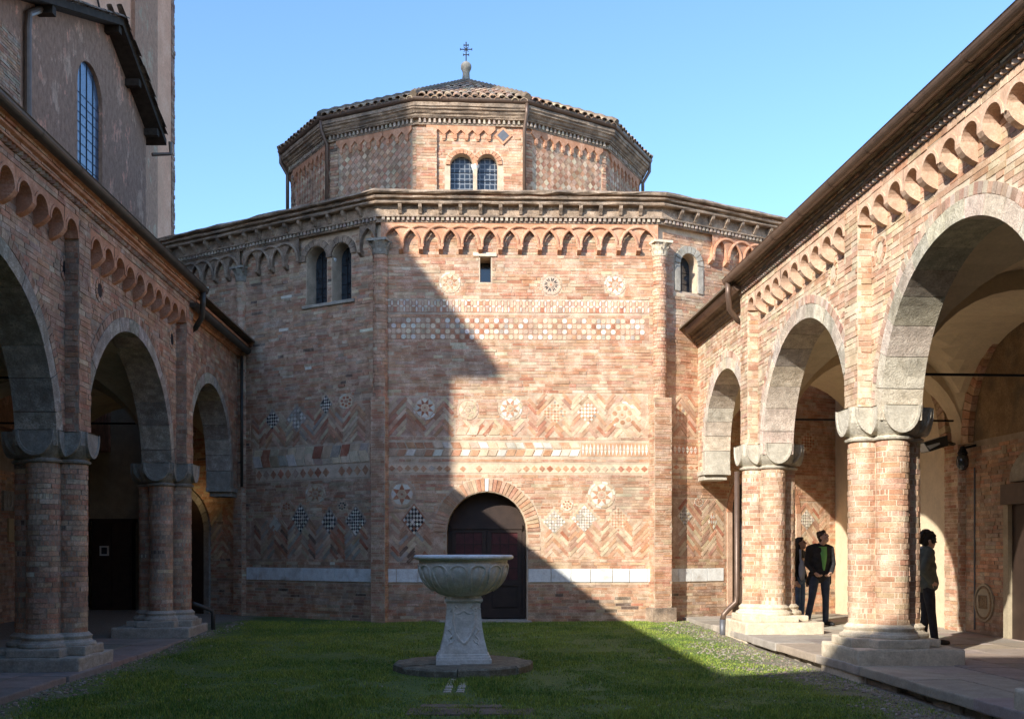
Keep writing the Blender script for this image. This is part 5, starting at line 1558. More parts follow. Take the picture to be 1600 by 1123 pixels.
def arcade(name, fr, S, label):
    arc = thing(name, fr.p(14, 0, -2), label, "arcade")
    piers, bays = S['piers'], S['bays']
    zb = S['zb']; T = .5
    u0, u1 = S['u0'], S['u1']
    ztop_hi, ztop_lo, ustep = S['ztop'], S['ztop'] - .12, S['ustep']
    # ---- wall core as a strip following the arches
    us = set([u0, u1, ustep - .001, ustep + .001])
    for (uc, r, zs) in bays:
        for k in range(33): us.add(uc - (r + .1) * math.cos(math.pi * k / 32))
        us.add(uc - r - .101); us.add(uc + r + .101)
    for p in piers: us.add(p)
    us = sorted(x for x in us if u0 <= x <= u1)
    mb = MB(); vs = []
    for u in us:
        zl = zb
        for (uc, r, zs) in bays:
            if abs(u - uc) < r + .1: zl = max(zb, zs + math.sqrt(max(0, (r + .1) ** 2 - (u - uc) ** 2)))
        zt = ztop_hi if u < ustep else ztop_lo
        vs += [fr.p(u, zl, 0), fr.p(u, zt, 0), fr.p(u, zt, -T), fr.p(u, zl, -T)]
    fs = []
    for i in range(len(us) - 1):
        a, b = 4 * i, 4 * i + 4
        fs += [(a, b, b + 1, a + 1), (a + 1, b + 1, b + 2, a + 2), (a + 2, b + 2, b + 3, a + 3), (a + 3, b + 3, b, a)]
    mb.add(vs, fs); wall = mb.build("wall", S['mortar'], arc)
    # ---- stone arch rings, outer brick rings
    holes = []
    for bi, (uc, r, zs) in enumerate(bays):
        vis = uc > 8
        voussoirs(fr, uc, zs, r, r + .205, 15 if vis else 7, -T - .006, .014, arc, 'ring_obj', gap=.010, ringc=S['ringc'])
        if zs > zb + .02:
            for s_ in (-1, 1):
                ue = uc + s_ * (r + .1025); rough_block(fr, ue - .102, ue + .102, zb, zs - .004, -T - .006, .012, .004, 2, .01).build("jamb_stone", S['ring'], arc)
        if vis: voussoirs(fr, uc, zs, r + .211, r + .325, int(r * 3.14 / .085), -.01, .012, arc, S['b'], lambda: jitc(random.choice(S['ringcols']), .2), single=False, name="brick_ring")
        holes.append(ArchHole(uc, r + .33, zs, 0))
    # ---- lesenes
    bl = []
    zfr = S['zfr']                        # springing of corbel arches
    FD = .18; lw = .21
    FFr = Frame(fr.p(0, 0, FD)[:2], fr.u, fr.n)
    for pu in piers:
        zt = ztop_hi if pu < ustep + .3 else ztop_lo
        MB().box(fr, pu - lw, pu + lw, zb - .02, zt, -.05, FD - .001).build("lesene", S['mortar'], arc)
        if pu > 8:
            lay(FFr, pu - lw, pu + lw, zb + .1, zt, [], S['zone'], h=.072, lmin=.2, lmax=.42, out=bl)
            lay(Frame(fr.p(pu - lw, 0, 0)[:2], fr.n, -fr.u), 0, FD, zb + .1, zt, [], S['zone'], h=.072, lmin=.17, lmax=.2, out=bl)
            lay(Frame(fr.p(pu + lw, 0, 0)[:2], fr.n, fr.u), 0, FD, zb + .1, zt, [], S['zone'], h=.072, lmin=.17, lmax=.2, out=bl)
        holes.append(Rect(pu - lw, pu + lw, 0, 9))
    oc = []
    for (px, py, rp) in S['oculi']:
        u, z = fr.hit(px, py); oc.append((u, z)); holes.append(Disc(u, z, .17))
        MB().prism(fr, [(u + .10 * math.cos(t), z + .10 * math.sin(t)) for t in [2 * math.pi * i / 16 for i in range(16)]], 0, .004).build("oculus_disc", 'iron' if S['dark'] else 'stone_pale', arc)  # flat disc; on the dark arcade its black paints the shade inside the hole
        voussoirs(fr, u, z, .10, .165, 12, -.01, .014, arc, S['b'], lambda: zcol(S['zone']), 0, 2 * math.pi, single=False, name="brick_ring")
    lay(fr, max(u0, 7.5), u1, zb + .0, zfr + .3, holes, S['zone'], h=.07, out=bl)
    # ---- corbel table
    for (a, b, n) in S['friezes']:
        p = (b - a) / n; rho = p * .40; K = 12; cm = MB(); vs = []; zs0 = 0.0; ht = S['zft'] - zfr
        xs_ = [0, p / 2 - rho] + [p / 2 - rho * math.cos(math.pi * k / K) for k in range(1, K)] + [p / 2 + rho, p]
        for x in xs_:
            zl = math.sqrt(max(0, rho * rho - (x - p / 2) ** 2)) if abs(x - p / 2) < rho else 0
            vs += [WF.p(x - p / 2, zl, FD), WF.p(x - p / 2, ht, FD), WF.p(x - p / 2, zl, 0)]
        N = len(xs_)
        cm.add(vs, [(3 * i, 3 * i + 3, 3 * i + 4, 3 * i + 1) for i in range(N - 1)] + [(3 * i, 3 * i + 3, 3 * i + 5, 3 * i + 2) for i in range(N - 1)])
        # raised brick edge of the little arch
        vs = []
        for k in range(K + 1):
            t = math.pi * k / K
            for (rr, dd) in ((rho, FD), (rho, FD + .012), (rho + .035, FD + .012), (rho + .035, FD)): vs.append(WF.p(rr * math.cos(t), rr * math.sin(t), dd))
        cm.add(vs, [(4 * i + j, 4 * i + j + 1, 4 * i + 5 + j, 4 * i + 4 + j) for i in range(K) for j in range(3)])
        cme = cm.mesh("corbel_arch", S['frmat'])
        km = MB(); w = (p - 2 * rho) / 2 + .012
        # console: rounded front, sloping back to the wall
        km.prism(Frame((0, 0), (0, 1), (1, 0)), [(0, .10), (-FD - .014, .10), (-FD - .014, .0), (-FD * .92, -.045), (-FD * .70, -.085), (-FD * .35, -.125), (0, -.15)], -w, w, back=True)
        kme = km.mesh("console", S['frmat'])
        for i in range(n):
            inst("corbel_arch", cme, arc, fr.mat(a + p * (i + .5), zfr + random.uniform(-.006, .006), random.uniform(-.006, .004)))
            if i: inst("console", kme, arc, fr.mat(a + p * i + random.uniform(-.01, .01), zfr + random.uniform(-.012, .006), .004 + random.uniform(-.012, .004), random.uniform(-.05, .05)) @ Matrix.Diagonal((random.uniform(.85, 1.08), random.uniform(.92, 1.0), random.uniform(.8, 1.1), 1)))
        lay(FFr, a, b, S['zft'], ztop_hi, [], S['zone'], h=.06, out=bl)
        MB().box(fr, a, b, S['zft'], ztop_hi, -.05, FD - .001).build("frieze_band", S['mortar'], arc)
    put_bricks(bl, wall, 110, S['b'], S['b1'])
    # ---- cornice, gutter
    zc = ztop_hi
    def line(ua, ub, step=.35):
        n = max(2, int((ub - ua) / step)); return [fr.p(ua + (ub - ua) * i / n, 0, 0)[:2] for i in range(n + 1)]
    def sw(m, ua, ub, prof, jit=0):
        L_ = line(ua, ub); 
        # outward must be the right-hand side of the path
        t = Vector(L_[1]) - Vector(L_[0]); rn = Vector((t.y, -t.x))
        if rn.dot(Vector((fr.n.x, fr.n.y))) < 0: L_ = L_[::-1]
        sweep(m, L_, prof, jit=jit)
    ua = max(u0, -2)
    tm_ = MB(); u = max(6.5, ua)
    while u < ustep:
        tm_.prism(Frame((0, 0), (1, 0), (0, -1)), [], 0, 0) if False else None
        a_ = fr.p(u, zc + .004, FD); b_ = fr.p(u + .095, zc + .004, FD); c_ = fr.p(u + .0475, zc + .004, FD + .06)
        tm_.add([a_, b_, c_, (a_[0], a_[1], zc + .055), (b_[0], b_[1], zc + .055), (c_[0], c_[1], zc + .055)], [(0, 1, 2), (3, 4, 5), (0, 2, 5, 3), (1, 2, 5, 4)], jitc(random.choice(S['ringcols']), .15)); u += .1
    tm_.build("sawtooth_course", S['b'], arc, kind="stuff")
    m = MB(); sw(m, ua, ustep, [(-.3, zc + .055), (FD + .07, zc + .055), (FD + .075, zc + .08), (FD + .06, zc + .085), (FD + .065, zc + .115), (FD + .12, zc + .13), (FD + .125, zc + .16), (FD + .11, zc + .165), (FD + .13, zc + .2), (FD + .2, zc + .215), (FD + .2, zc + .245), (-.3, zc + .26)], .004)
    m.build("cornice", S['cormat'], arc)
    hb = MB()                              # header bricks of the cornice steps
    for (dd, z0_, z1_, zone_) in ((FD + .064, zc + .0865, zc + .113, 'shade'), (FD + .128, zc + .167, zc + .198, 'shade')):
        u = max(6.5, ua)
        while u < ustep - .05:
            L = random.choice((.13, .13, .27)) * random.uniform(.9, 1.1); hb.box(fr, u + .005, u + L - .005, z0_, z1_, dd - .08, dd + .012 + random.uniform(-.006, .006), zcol('shade' if S['dark'] else 'low'), .003, False); u += L
    hb.build("header_course", S['b'], arc, kind="stuff")
    m = MB(); zl = ztop_lo; sw(m, ustep + .02, u1 - .3, [(-.3, zl), (.05, zl), (.06, zl + .04), (.10, zl + .05), (.11, zl + .1), (.16, zl + .12), (.17, zl + .17), (.26, zl + .2), (.27, zl + .24), (-.3, zl + .26)], .004)
    m.build("cornice", S['cormat'], arc)
    gd, gzz = S['gd'], S['gz']
    def gut(ua, ub, d, z):
        m = MB(); arcp = [(d + .076 * math.cos(t), z + .08 * math.sin(t)) for t in [math.pi + math.pi * i / 10 for i in range(11)]]
        sw(m, ua, ub, arcp + [(d + .087, z + .012), (d + .075, z + .02), (d + .066, z - .0), (d - .066, z), (d - .075, z + .02)])
        g = m.build("gutter", S['gut'], arc, smooth=False)
        u = ub - .4
        while u > max(6, ua):
            s_ = MB(); vs = []
            for k in range(11):
                t = math.pi + math.pi * k / 10
                for w_ in (-.02, .02): vs.append(fr.p(u + w_, z + .087 * math.sin(t), d + .083 * math.cos(t)))
            s_.add(vs, [(2 * k, 2 * k + 1, 2 * k + 3, 2 * k + 2) for k in range(10)]); s_.build("strap", S['gut'], g); u -= 1.15
    gut(ua, ustep + .05, gd, gzz); gut(ustep - .2, u1 - S['gend'], S['gd2'], S['gz2'])
    # rain pipe from the end of the upper gutter
    q = ustep + .12
    MB().tube([fr.p(q - .2, gzz - .05, gd), fr.p(q - .2, gzz - .26, gd), fr.p(q - .1, gzz - .5, gd - .05), fr.p(q + .05, gzz - .66, .2), fr.p(q + .12, gzz - .72, .05)], .05, 10).build("downpipe", S['gut'], arc, smooth=True)
    # ---- roof
    m = MB(); vs = []
    for (ua_, ub_, dz) in ((ua, ustep + .05, 0), (ustep + .05, u1 - .2, -.12)):
        P = [fr.p(u, z, d) for (d, z) in ((gd + .02, gzz + .04 + dz), (-S['depth'] - .3, gzz + 1.05 + dz), (-S['depth'] - .3, gzz + .95 + dz), (gd + .02, gzz + .005 + dz)) for u in (ua_, ub_)]
        m.add(P, [(0, 1, 3, 2), (2, 3, 5, 4), (4, 5, 7, 6), (6, 7, 1, 0), (0, 2, 4, 6), (1, 3, 5, 7)])
    rf = m.build("roof", 'cornice_dark', arc)
    rest = MB(); u = max(7, ua)
    while u < ustep:
        sl_ = Vector(fr.p(u, gzz + 1.05, -S['depth'] - .3)) - Vector(fr.p(u, gzz + .04, gd + .02)); up = sl_.normalized(); uv = fr.u; nn = uv.cross(up); nn = nn if nn.z > 0 else -nn
        for j in range(2):
            M = Matrix.Translation(Vector(fr.p(u, gzz + .045, gd + .03)) + up * (j * .37 + .10 + random.uniform(-.02, .02)) + nn * -.035) @ Matrix((uv, up, nn)).transposed().to_4x4()
            c = jitc(random.choice(((.36, .22, .14), (.4, .28, .18), (.26, .18, .13))), .15)
            rest.add([tuple(M @ Vector(v)) for v in TM.v], TM.f, c)
        u += .235
    rest.build("roof_tiling", 'rooftile', rf, kind="stuff")
    # ---- inside: back wall, vaults, cross arches, tie rods
    D = S['depth']
    ue = S['uback']
    for (a, b, z0, z1, mt) in S['back']:
        MB().box(fr, a, b, z0, z1, -D - .3, -D).build("back_wall", mt, arc)
    allp = [p for p in piers] + [u1 - .1]
    zv = S['zt'] + .02; rise = S['vrise']
    for pu in allp[:-1]:
        if pu < 3: continue
        N = 20; m = MB(); vs = []; half = (D - .5) / 2; dc = -.5 - half
        for i in range(N + 1):
            t = math.pi * i / N; dd = dc + half * math.cos(t) * .995; z = zv + rise * .86 * math.sin(t)
            for (uo, zo) in ((-.2, 0), (.2, 0), (.2, 1.2), (-.2, 1.2)): vs.append(fr.p(pu + uo, z if zo == 0 else S['ztop'] + .2, dd))
        m.add(vs, [(4 * i + j, 4 * i + (j + 1) % 4, 4 * i + 4 + (j + 1) % 4, 4 * i + 4 + j) for i in range(N) for j in (0, 1, 3)])
        m.build("cross_arch", S['vaultmat'], arc)
        m = MB(); bl2 = []
        MB().box(fr, pu - .24, pu + .24, 0, zv, -D - .1, -D + .14).build("back_pilaster", S['mortar'], arc)
        f2 = Frame(fr.p(0, 0, -D + .14)[:2], fr.u, fr.n)
        if pu > 8:
            lay(f2, pu - .24, pu + .24, .2, zv, [], 'dull' if S['dark'] else 'pier', out=bl2)
            lay(Frame(fr.p(pu - .24, 0, -D)[:2], fr.n, -fr.u), 0, .14, .2, zv, [], 'dull' if S['dark'] else 'pier', lmin=.13, lmax=.14, out=bl2)
            mb = MB()
            for (f_, a, b, za, zb_, d, c) in bl2: mb.box(f_, a, b, za, zb_, -.01, d, c, .003, False)
            mb.build("brickwork", S['b'], arc, kind="stuff")
        pt = MB().tube([fr.p(pu, 3.86, -.45), fr.p(pu, 3.86, -D + .1)], .018, 8); pt.build("tie_rod", 'iron', arc)
    for a, b in zip(allp[:-1], allp[1:]):
        if b < 3: continue
        N = 18; m = MB(); uc = (a + b) / 2; hu = (b - a) / 2 - .16; half = (D - .45) / 2; dc = -.45 - half; vs = []
        for i in range(N + 1):
            for j in range(N + 1):
                s_ = -math.cos(math.pi * i / N); t_ = -math.cos(math.pi * j / N)
                z = zv + rise * max(math.sqrt(max(0, 1 - s_ * s_)), math.sqrt(max(0, 1 - t_ * t_)))
                vs.append(fr.p(uc + hu * s_, z, dc + half * t_))
        m.add(vs, [(i * (N + 1) + j, i * (N + 1) + j + 1, (i + 1) * (N + 1) + j + 1, (i + 1) * (N + 1) + j) for i in range(N) for j in range(N)])
        m.build("vault", S['vaultmat'], arc)
        if b > 9:
            voussoirs(Frame(fr.p(0, 0, -D)[:2], fr.u, fr.n), uc, zv, hu - .35, hu - .1, 44, -.01, .10, arc, S['b'], lambda: zcol('dull' if S['dark'] else 'pier'), single=False, name="wall_arch")
    m = MB(); vs = []                     # close the space above the vaults at wall level
    for pu in piers:
        make_pier(fr, pu, arc, 0, S, 2 if abs(pu - S['near']) < .1 else (1 if pu > 8 else 0)) if pu > 3 else None
    return arc, wall

FRA = Frame((RW0, 0), (RM, 1), (-1, RM)); FLA = Frame((LW0, 0), (LM, 1), (1, -LM))
SR = dict(piers=[-.7, 4.05, 8.8, 13.55, 18.3], near=13.55, zb=3.2, zt=3.40, zcap0=3.03, zp=.5, u0=-3.0, u1=22.7, ustep=18.45, ztop=6.02, zfr=5.68, zft=5.93,
    bays=[(1.675, 1.85, 3.2), (6.425, 1.85, 3.2), (11.175, 1.85, 3.2), (15.925, 1.85, 3.2), (20.2, 1.42, 3.62)],
    friezes=[(4.26, 8.59, 10), (9.01, 13.34, 10), (13.76, 18.09, 10)], oculi=[(1376, 390, 12), (1302, 425, 8)], dark=False,
    mortar='mortar_pale', b='brick', b1='brick1', zone='pale', pzone='pier', ring='stone_ring', capmat='stone_ring', basemat='stone_pale', frmat='pink_moulding', cormat='cornice_dark', gut='gutter',
    ringc=(.63, .53, .41), ringcols=((.55, .38, .28), (.5, .3, .21), (.6, .48, .37)), gd=.44, gz=6.29, gd2=.30, gz2=6.15, gend=.75, depth=3.65, uback=26, vaultmat='plaster', vrise=1.75,
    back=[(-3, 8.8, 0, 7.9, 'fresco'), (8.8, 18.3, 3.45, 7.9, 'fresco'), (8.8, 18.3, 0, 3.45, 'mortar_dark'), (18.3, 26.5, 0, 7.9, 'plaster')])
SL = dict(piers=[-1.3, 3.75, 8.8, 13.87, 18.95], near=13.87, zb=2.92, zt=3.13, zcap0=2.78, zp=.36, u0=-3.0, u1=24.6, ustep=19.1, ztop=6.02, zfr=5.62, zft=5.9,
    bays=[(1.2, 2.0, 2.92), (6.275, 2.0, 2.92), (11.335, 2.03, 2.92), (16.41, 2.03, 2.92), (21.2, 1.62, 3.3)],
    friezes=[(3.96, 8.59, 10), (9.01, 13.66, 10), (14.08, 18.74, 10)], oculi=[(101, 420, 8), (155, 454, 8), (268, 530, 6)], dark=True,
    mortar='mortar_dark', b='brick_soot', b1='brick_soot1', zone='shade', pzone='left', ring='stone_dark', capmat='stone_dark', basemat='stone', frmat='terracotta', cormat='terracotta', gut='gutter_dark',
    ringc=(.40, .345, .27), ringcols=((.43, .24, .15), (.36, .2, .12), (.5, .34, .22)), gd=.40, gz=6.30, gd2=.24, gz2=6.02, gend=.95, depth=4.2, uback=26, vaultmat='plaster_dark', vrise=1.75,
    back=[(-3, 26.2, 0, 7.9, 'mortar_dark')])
right_arc, right_wall = arcade("sunlit_arcade", FRA, SR, "sunlit pale brick arcade with round arches and copper gutter")
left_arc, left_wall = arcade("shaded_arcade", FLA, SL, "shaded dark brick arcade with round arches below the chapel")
# hanging impost where the last sunlit arch meets the church, and its twin
for fr, S, arc, u in ((FRA, SR, right_arc, 21.62), (FLA, SL, left_arc, 22.82)):
    zb = S['zb']
    rough_block(fr, u - .0, u + .55, zb - .07, zb + .02, -.52, .05, .006, 2, .012).build("impost", S['ring'], arc)
    rough_block(fr, u + .08, u + .6, zb - .17, zb - .075, -.46, .02, .006, 2, .012).build("impost", S['ring'], arc)
# inner brick skin on the back wall of the sunlit arcade
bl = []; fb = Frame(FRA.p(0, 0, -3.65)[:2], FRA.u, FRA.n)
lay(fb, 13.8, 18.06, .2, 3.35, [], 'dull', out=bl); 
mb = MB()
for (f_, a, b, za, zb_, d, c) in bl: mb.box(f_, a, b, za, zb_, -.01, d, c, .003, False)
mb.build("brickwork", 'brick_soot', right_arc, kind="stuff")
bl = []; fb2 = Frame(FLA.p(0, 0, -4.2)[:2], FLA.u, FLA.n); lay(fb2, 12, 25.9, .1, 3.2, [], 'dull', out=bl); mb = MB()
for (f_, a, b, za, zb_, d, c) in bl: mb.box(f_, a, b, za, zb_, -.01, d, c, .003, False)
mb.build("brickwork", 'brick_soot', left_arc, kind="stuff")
# end wall of the shaded walk
MB().box(Frame(FLA.p(26.2, 0, 0)[:2], -FLA.n, -FLA.u), -1.5, 4.6, 0, 7.9, -.3, 0).build("end_wall", 'plaster_dark', left_arc)
# rain pipe at the foot of the far sunlit pier
pq = 18.95
MB().tube([FRA.p(pq, 3.0, .12), FRA.p(pq, .78, .12), FRA.p(pq, .66, .14), FRA.p(pq, .55, .27), FRA.p(pq, .45, .36), FRA.p(pq, .35, .38)], .05, 12).build("downpipe", 'gutter', right_arc, smooth=True)
MB().tube([FRA.p(pq, .36, .38), FRA.p(pq, -.05, .38)], .057, 12).build("downpipe_foot", 'lead', right_arc, smooth=True)
ql = 19.75
MB().tube([FLA.p(ql - .3, .62, .1), FLA.p(ql, .48, .36), FLA.p(ql, .42, .40), FLA.p(ql, -.05, .40)], .04, 10).build("downpipe_foot", 'gutter_dark', left_arc, smooth=True)
MB().tube([FLA.p(23.45, 5.9, .12), FLA.p(23.45, 3.0, .12)], .032, 10).build("downpipe", 'gutter_dark', left_arc, smooth=True)

# ---------------------------------------------------------------- walks: floors, kerbs
def walk(fr, z, dfront, depth, ua, ub, lab, cols, slab_th, uvis, skip):
    base = MB().box(fr, ua, ub, -.2, z - .03, -depth, dfront - .16).build("arcade_floor", 'stone_dark'); tag(base, kind="structure")
    u = uvis
    while u < ub - .3:
        L = random.uniform(1.0, 1.7); L = min(L, ub - u)
        mb = MB(); rough_block(fr, u + .006, u + L - .006, z - slab_th, z + random.uniform(-.008, .006), dfront - .62, dfront + random.uniform(-.02, .02), .008, 4, .018, mb, seed=u)
        o = mb.build("kerb_stone", 'flag', base); o.color = (*jitc(random.choice(cols), .12), 1); u += L
    d = dfront - .63; row = 0
    while d > -depth + .1:
        w = random.uniform(.55, .75); w = min(w, d + depth); u = uvis - random.uniform(0, .8)
        while u < ub:
            L = random.uniform(.7, 1.3)
            if L > ub - u: L = ub - u
            if L > .1:
                o = inst("flagstone", FLAGM, base, Matrix.Translation(fr.p(u + L / 2, z + random.uniform(-.012, .0), d - w / 2)) @ Matrix(((fr.u.x, fr.n.x, 0, 0), (fr.u.y, fr.n.y, 0, 0), (0, 0, 1, 0), (0, 0, 0, 1))) @ Matrix.Diagonal((L - .012, w - .012, .08, 1)), jitc(random.choice(cols), .18))
            u += L
        d -= w
    return base
b_ = bmesh.new(); bmesh.ops.create_cube(b_, size=1.0)
for v in b_.verts: v.co.z -= .5
bmesh.ops.bevel(b_, geom=[e for e in b_.edges if all(v.co.z > -.2 for v in e.verts)], offset=.012, segments=2, affect='EDGES')
FLAGM = bpy.data.meshes.new("flagstone"); b_.to_mesh(FLAGM); b_.free(); FLAGM.materials.append(MAT['flag'])
walk(FRA, .2, .36, 3.65, -3, 22.9, "", ((.42, .36, .29), (.37, .32, .26), (.46, .40, .32), (.40, .33, .26)), .12, 7.5, 0)
walk(FLA, .08, .38, 4.2, -3, 24.4, "", ((.30, .27, .23), (.27, .24, .2), (.34, .29, .24), (.28, .22, .18)), .1, 7.5, 0)
# rubble under the broken kerb of the sunlit walk
rb = MB(); u = 7.6
k = 0
while u < 18:
    L = random.uniform(.18, .45); rough_block(FRA, u, u + L - .02, -.08, .07 + random.uniform(-.03, .005), 0, .24 + random.uniform(-.05, .04), .012, 1, .02, rb, seed=u); u += L
o = rb.build("kerb_rubble", 'stone', kind="stuff"); tag(o, "rough rubble stones under the kerb of the sunlit walk", "rubble")

# ================================================================== BUILDINGS OVER THE SHADED ARCADE
def back_to(P, X=None, Y=None):
    """follow the sun ray from point P back to the plane x = X or y = Y"""
    P = Vector(P); t = (P.x - X) / SUN.x if X is not None else (P.y - Y) / SUN.y
    return P - SUN * t
XG = -9.9
FG = Frame((XG, 0), (0, 1), (1, 0))
def gp(px, py): return FG.hit(px, py)
rid = gp(165, 40); far = gp(238, 232); nearp = gp(0, -8)
sl1 = (rid[1] - nearp[1]) / (rid[0] - nearp[0]); YN = 18.3; zn = rid[1] - sl1 * (rid[0] - YN)
YF = gp(228, 250)[0]; zf = rid[1] + (far[1] - rid[1]) / (far[0] - rid[0]) * (YF - rid[0])
chapel = thing("chapel", (XG - 2, 24, 0), "gabled chapel with peeling purple plaster and arched window behind arcade", "chapel")
wpoly = [(YN, 4), (YF, 4), (YF, zf), rid, (YN, zn)]
wu0, wu1 = gp(121, 200)[0], gp(160, 200)[0]; WU, WR = (wu0 + wu1) / 2, (wu1 - wu0) / 2
wz1 = gp(140, 104)[1]; wz0 = gp(140, 296)[1] - .4
me = cut(MB().prism(FG, wpoly, -.5, 0, back=True), [MB().prism(FG, arch_poly(WU, WR, wz1 - WR * .9, wz0), -.14, .3, back=True)], "wall", 'peeling_render')
wch = bpy.data.objects.new("wall", me); link(wch, chapel)
win = arched_pane(FG, WU, WR, wz1 - WR * .9, wz0, -.09, chapel, 'glass_blue', 3)
MB().box(Frame((XG, YF), (-1, 0), (0, 1)), .5, 2.1, 4, zf, -.4, 0).build("wall", 'peeling_render', chapel)
MB().box(Frame((XG, YN), (-1, 0), (0, -1)), .5, 2.1, 4, zn, -.4, 0).build("wall", 'peeling_render', chapel)
def slope_roof(a, b, ov):
    m = MB(); th = .16; x0, x1 = XG + ov, -12.2
    (ya, za), (yb, zb_) = a, b
    P = [(x, y, z) for (y, z) in ((ya, za), (yb, zb_), (yb, zb_ + th), (ya, za + th)) for x in (x0, x1)]
    m.add(P, [(0, 1, 3, 2), (2, 3, 5, 4), (4, 5, 7, 6), (6, 7, 1, 0), (0, 2, 4, 6), (1, 3, 5, 7)])
    r = m.build("roof", 'beam', chapel)
    n = int(math.hypot(yb - ya, zb_ - za) / .24); tb = MB()
    for i in range(n):
        for xx in range(2):
            t = (i + .5) / n; y = ya + (yb - ya) * t; z = za + (zb_ - za) * t + th
            up = Vector((0, yb - ya, zb_ - za)).normalized()
            if up.z < 0: up = -up
            nn = Vector((1, 0, 0)).cross(up); nn = nn if nn.z > 0 else -nn
            M = Matrix.Translation(Vector((x0 + .02 - xx * .23 + random.uniform(-.03, .03), y, z + .02))) @ Matrix((Vector((1, 0, 0)), up, nn)).transposed().to_4x4()
            tb.add([tuple(M @ Vector(v)) for v in TM.v], TM.f, jitc((.15, .1, .075), .3))
    tb.build("roof_tiling", 'rooftile', r, kind="stuff")
fdir = ((far[0] - rid[0]), (far[1] - rid[1]))
slope_roof((YF + .42, zf + fdir[1] / fdir[0] * .42), rid, .42); slope_roof((YN - .4, zn - sl1 * .4), rid, .42)
pm = MB()
for t in (.0, .48, .97):
    y = rid[0] + (YF - rid[0]) * t; z = rid[1] + (zf - rid[1]) * t
    pm = MB().box(FG, y - .09, y + .09, z - .2, z - .02, -.1, .36); pm.build("purlin", 'beam', chapel)
for t in (.5,):
    y = rid[0] + (YN - rid[0]) * t; z = rid[1] + (zn - rid[1]) * t
    MB().box(FG, y - .09, y + .09, z - .2, z - .02, -.1, .36).build("purlin", 'beam', chapel)
g0 = (XG + .45, YF + .5, zf - .16)
MB().tube([(XG + .5, YF + .48, zf - .1), (XG + .5, YF + .50, zf - .42), (XG + .1, YF + .2, zf - .55)], .05, 10).build("downpipe", 'gutter', chapel)
pa = gp(58, 14); pb = gp(37, 22); pc = gp(35, 150)
MB().tube([FG.p(pa[0], pa[1], .1), FG.p(pb[0], pb[1], .1), FG.p(pb[0], pb[1] - .3, .08), FG.p(pb[0], 8.2, .08)], .075, 10).build("downpipe", 'gutter', chapel)
# brick strip beside that pipe
bl = []; lay(Frame((XG, 0), (0, 1), (1, 0)), YN, gp(30, 60)[0], 7, zn + .3, [], 'dull', out=bl); mb = MB()
for (f_, a, b, za, zb_, d, c) in bl: mb.box(f_, a, b, za, zb_, -.01, d + .02, c, .003, False)
mb.build("brickwork", 'brick_soot', chapel, kind="stuff")

XN = -12.0
nave = thing("tall_nave", (XN - 4, 31, 0), "tall pink plastered nave rising behind the gabled chapel", "building")
# added tower out of view, placed to shade the left of the lantern
XT = -30.0
dc_ = drum_corner(0, AP); e1 = back_to((dc_[0] + .02, dc_[1], 10.8), X=XT)
tower = thing("shade_tower", (XT - 5, e1.y + 5, 0), "added tall square tower out of view that shades the lantern", "tower")
MB().wbox(XT - 10, XT, e1.y, e1.y + 11, 0, 37).build("shaft", 'mortar', tower)
MB().wbox(XT - 10.3, XT + .3, e1.y - .0, e1.y + 11.3, 37, 38.2).build("parapet", 'mortar', tower)
YB0, YB1, YB2 = 27.0, FG.hit(205, 60)[0] * XN / XG, 37.4
MB().wbox(XN - 8, XN, YB0, YB1, 0, 22.5).build("wall", 'pink_render', nave)
MB().wbox(XN - 8.2, XN + .12, YB1, YB2 - 2.0, 0, 22.6).build("buttress", 'grey_render', nave)
MB().wbox(XN - 8.2, XN + .02, YB2 - 2.0, YB2, 0, 22.6).build("buttress", 'pink_render', nave)
qb = MB()
z = 8.0
while z < 22.4:
    qb.wbox(XN - .4, XN + .03 + random.uniform(0, .03), YB2 - .3, YB2 + random.uniform(.0, .09), z, z + .13, jitc((.3, .17, .12), .25)); z += .15
qb.build("quoin_bricks", 'brick', nave, kind="stuff")
MB().wbox(XN - 8.6, XN + .5, YB0 - .4, YB2 + .4, 22.6, 23.0).build("roof", 'beam', nave)
MB().tube([(XN + .06, YB1 - 5, 20), (XN + .06, YB1 - 1.0, 15.2)], .03, 6).build("cable", 'iron', nave)
# lower wing at its near end, with the sloping roof whose shadow crosses the church front
XW = -11.0
tip = back_to(FF.p(FF.hit(778, 576)[0], FF.hit(778, 576)[1]), X=XW); edge = back_to(FF.p(FF.hit(709, 572)[0], FF.hit(709, 572)[1]), X=XW)
upr = back_to(FF.p(FF.hit(585, 325)[0], FF.hit(585, 325)[1]), X=XW)
sl2 = (upr.z - tip.z) / (upr.y - tip.y)
wing = thing("nave_wing", (XW - 3, edge.y + 2, 0), "plain wing with a lean-to roof behind the shaded arcade", "building")
YE = 15.6; zE = tip.z + sl2 * (YE - tip.y)
MB().prism(Frame((XW, 0), (0, 1), (1, 0)), [(edge.y, 0), (YE, 0), (YE, zE - .25), (edge.y, tip.z + sl2 * (edge.y - tip.y) - .25)], -6, 0, back=True).build("wall", 'pink_render', wing)
MB().prism(Frame((XW + .05, 0), (0, 1), (1, 0)), [(tip.y, tip.z - .25), (edge.y + .02, tip.z - .25), (YE, zE - .25), (YE, zE), (tip.y, tip.z)], -6.4, 0, back=True).build("roof", 'beam', wing)
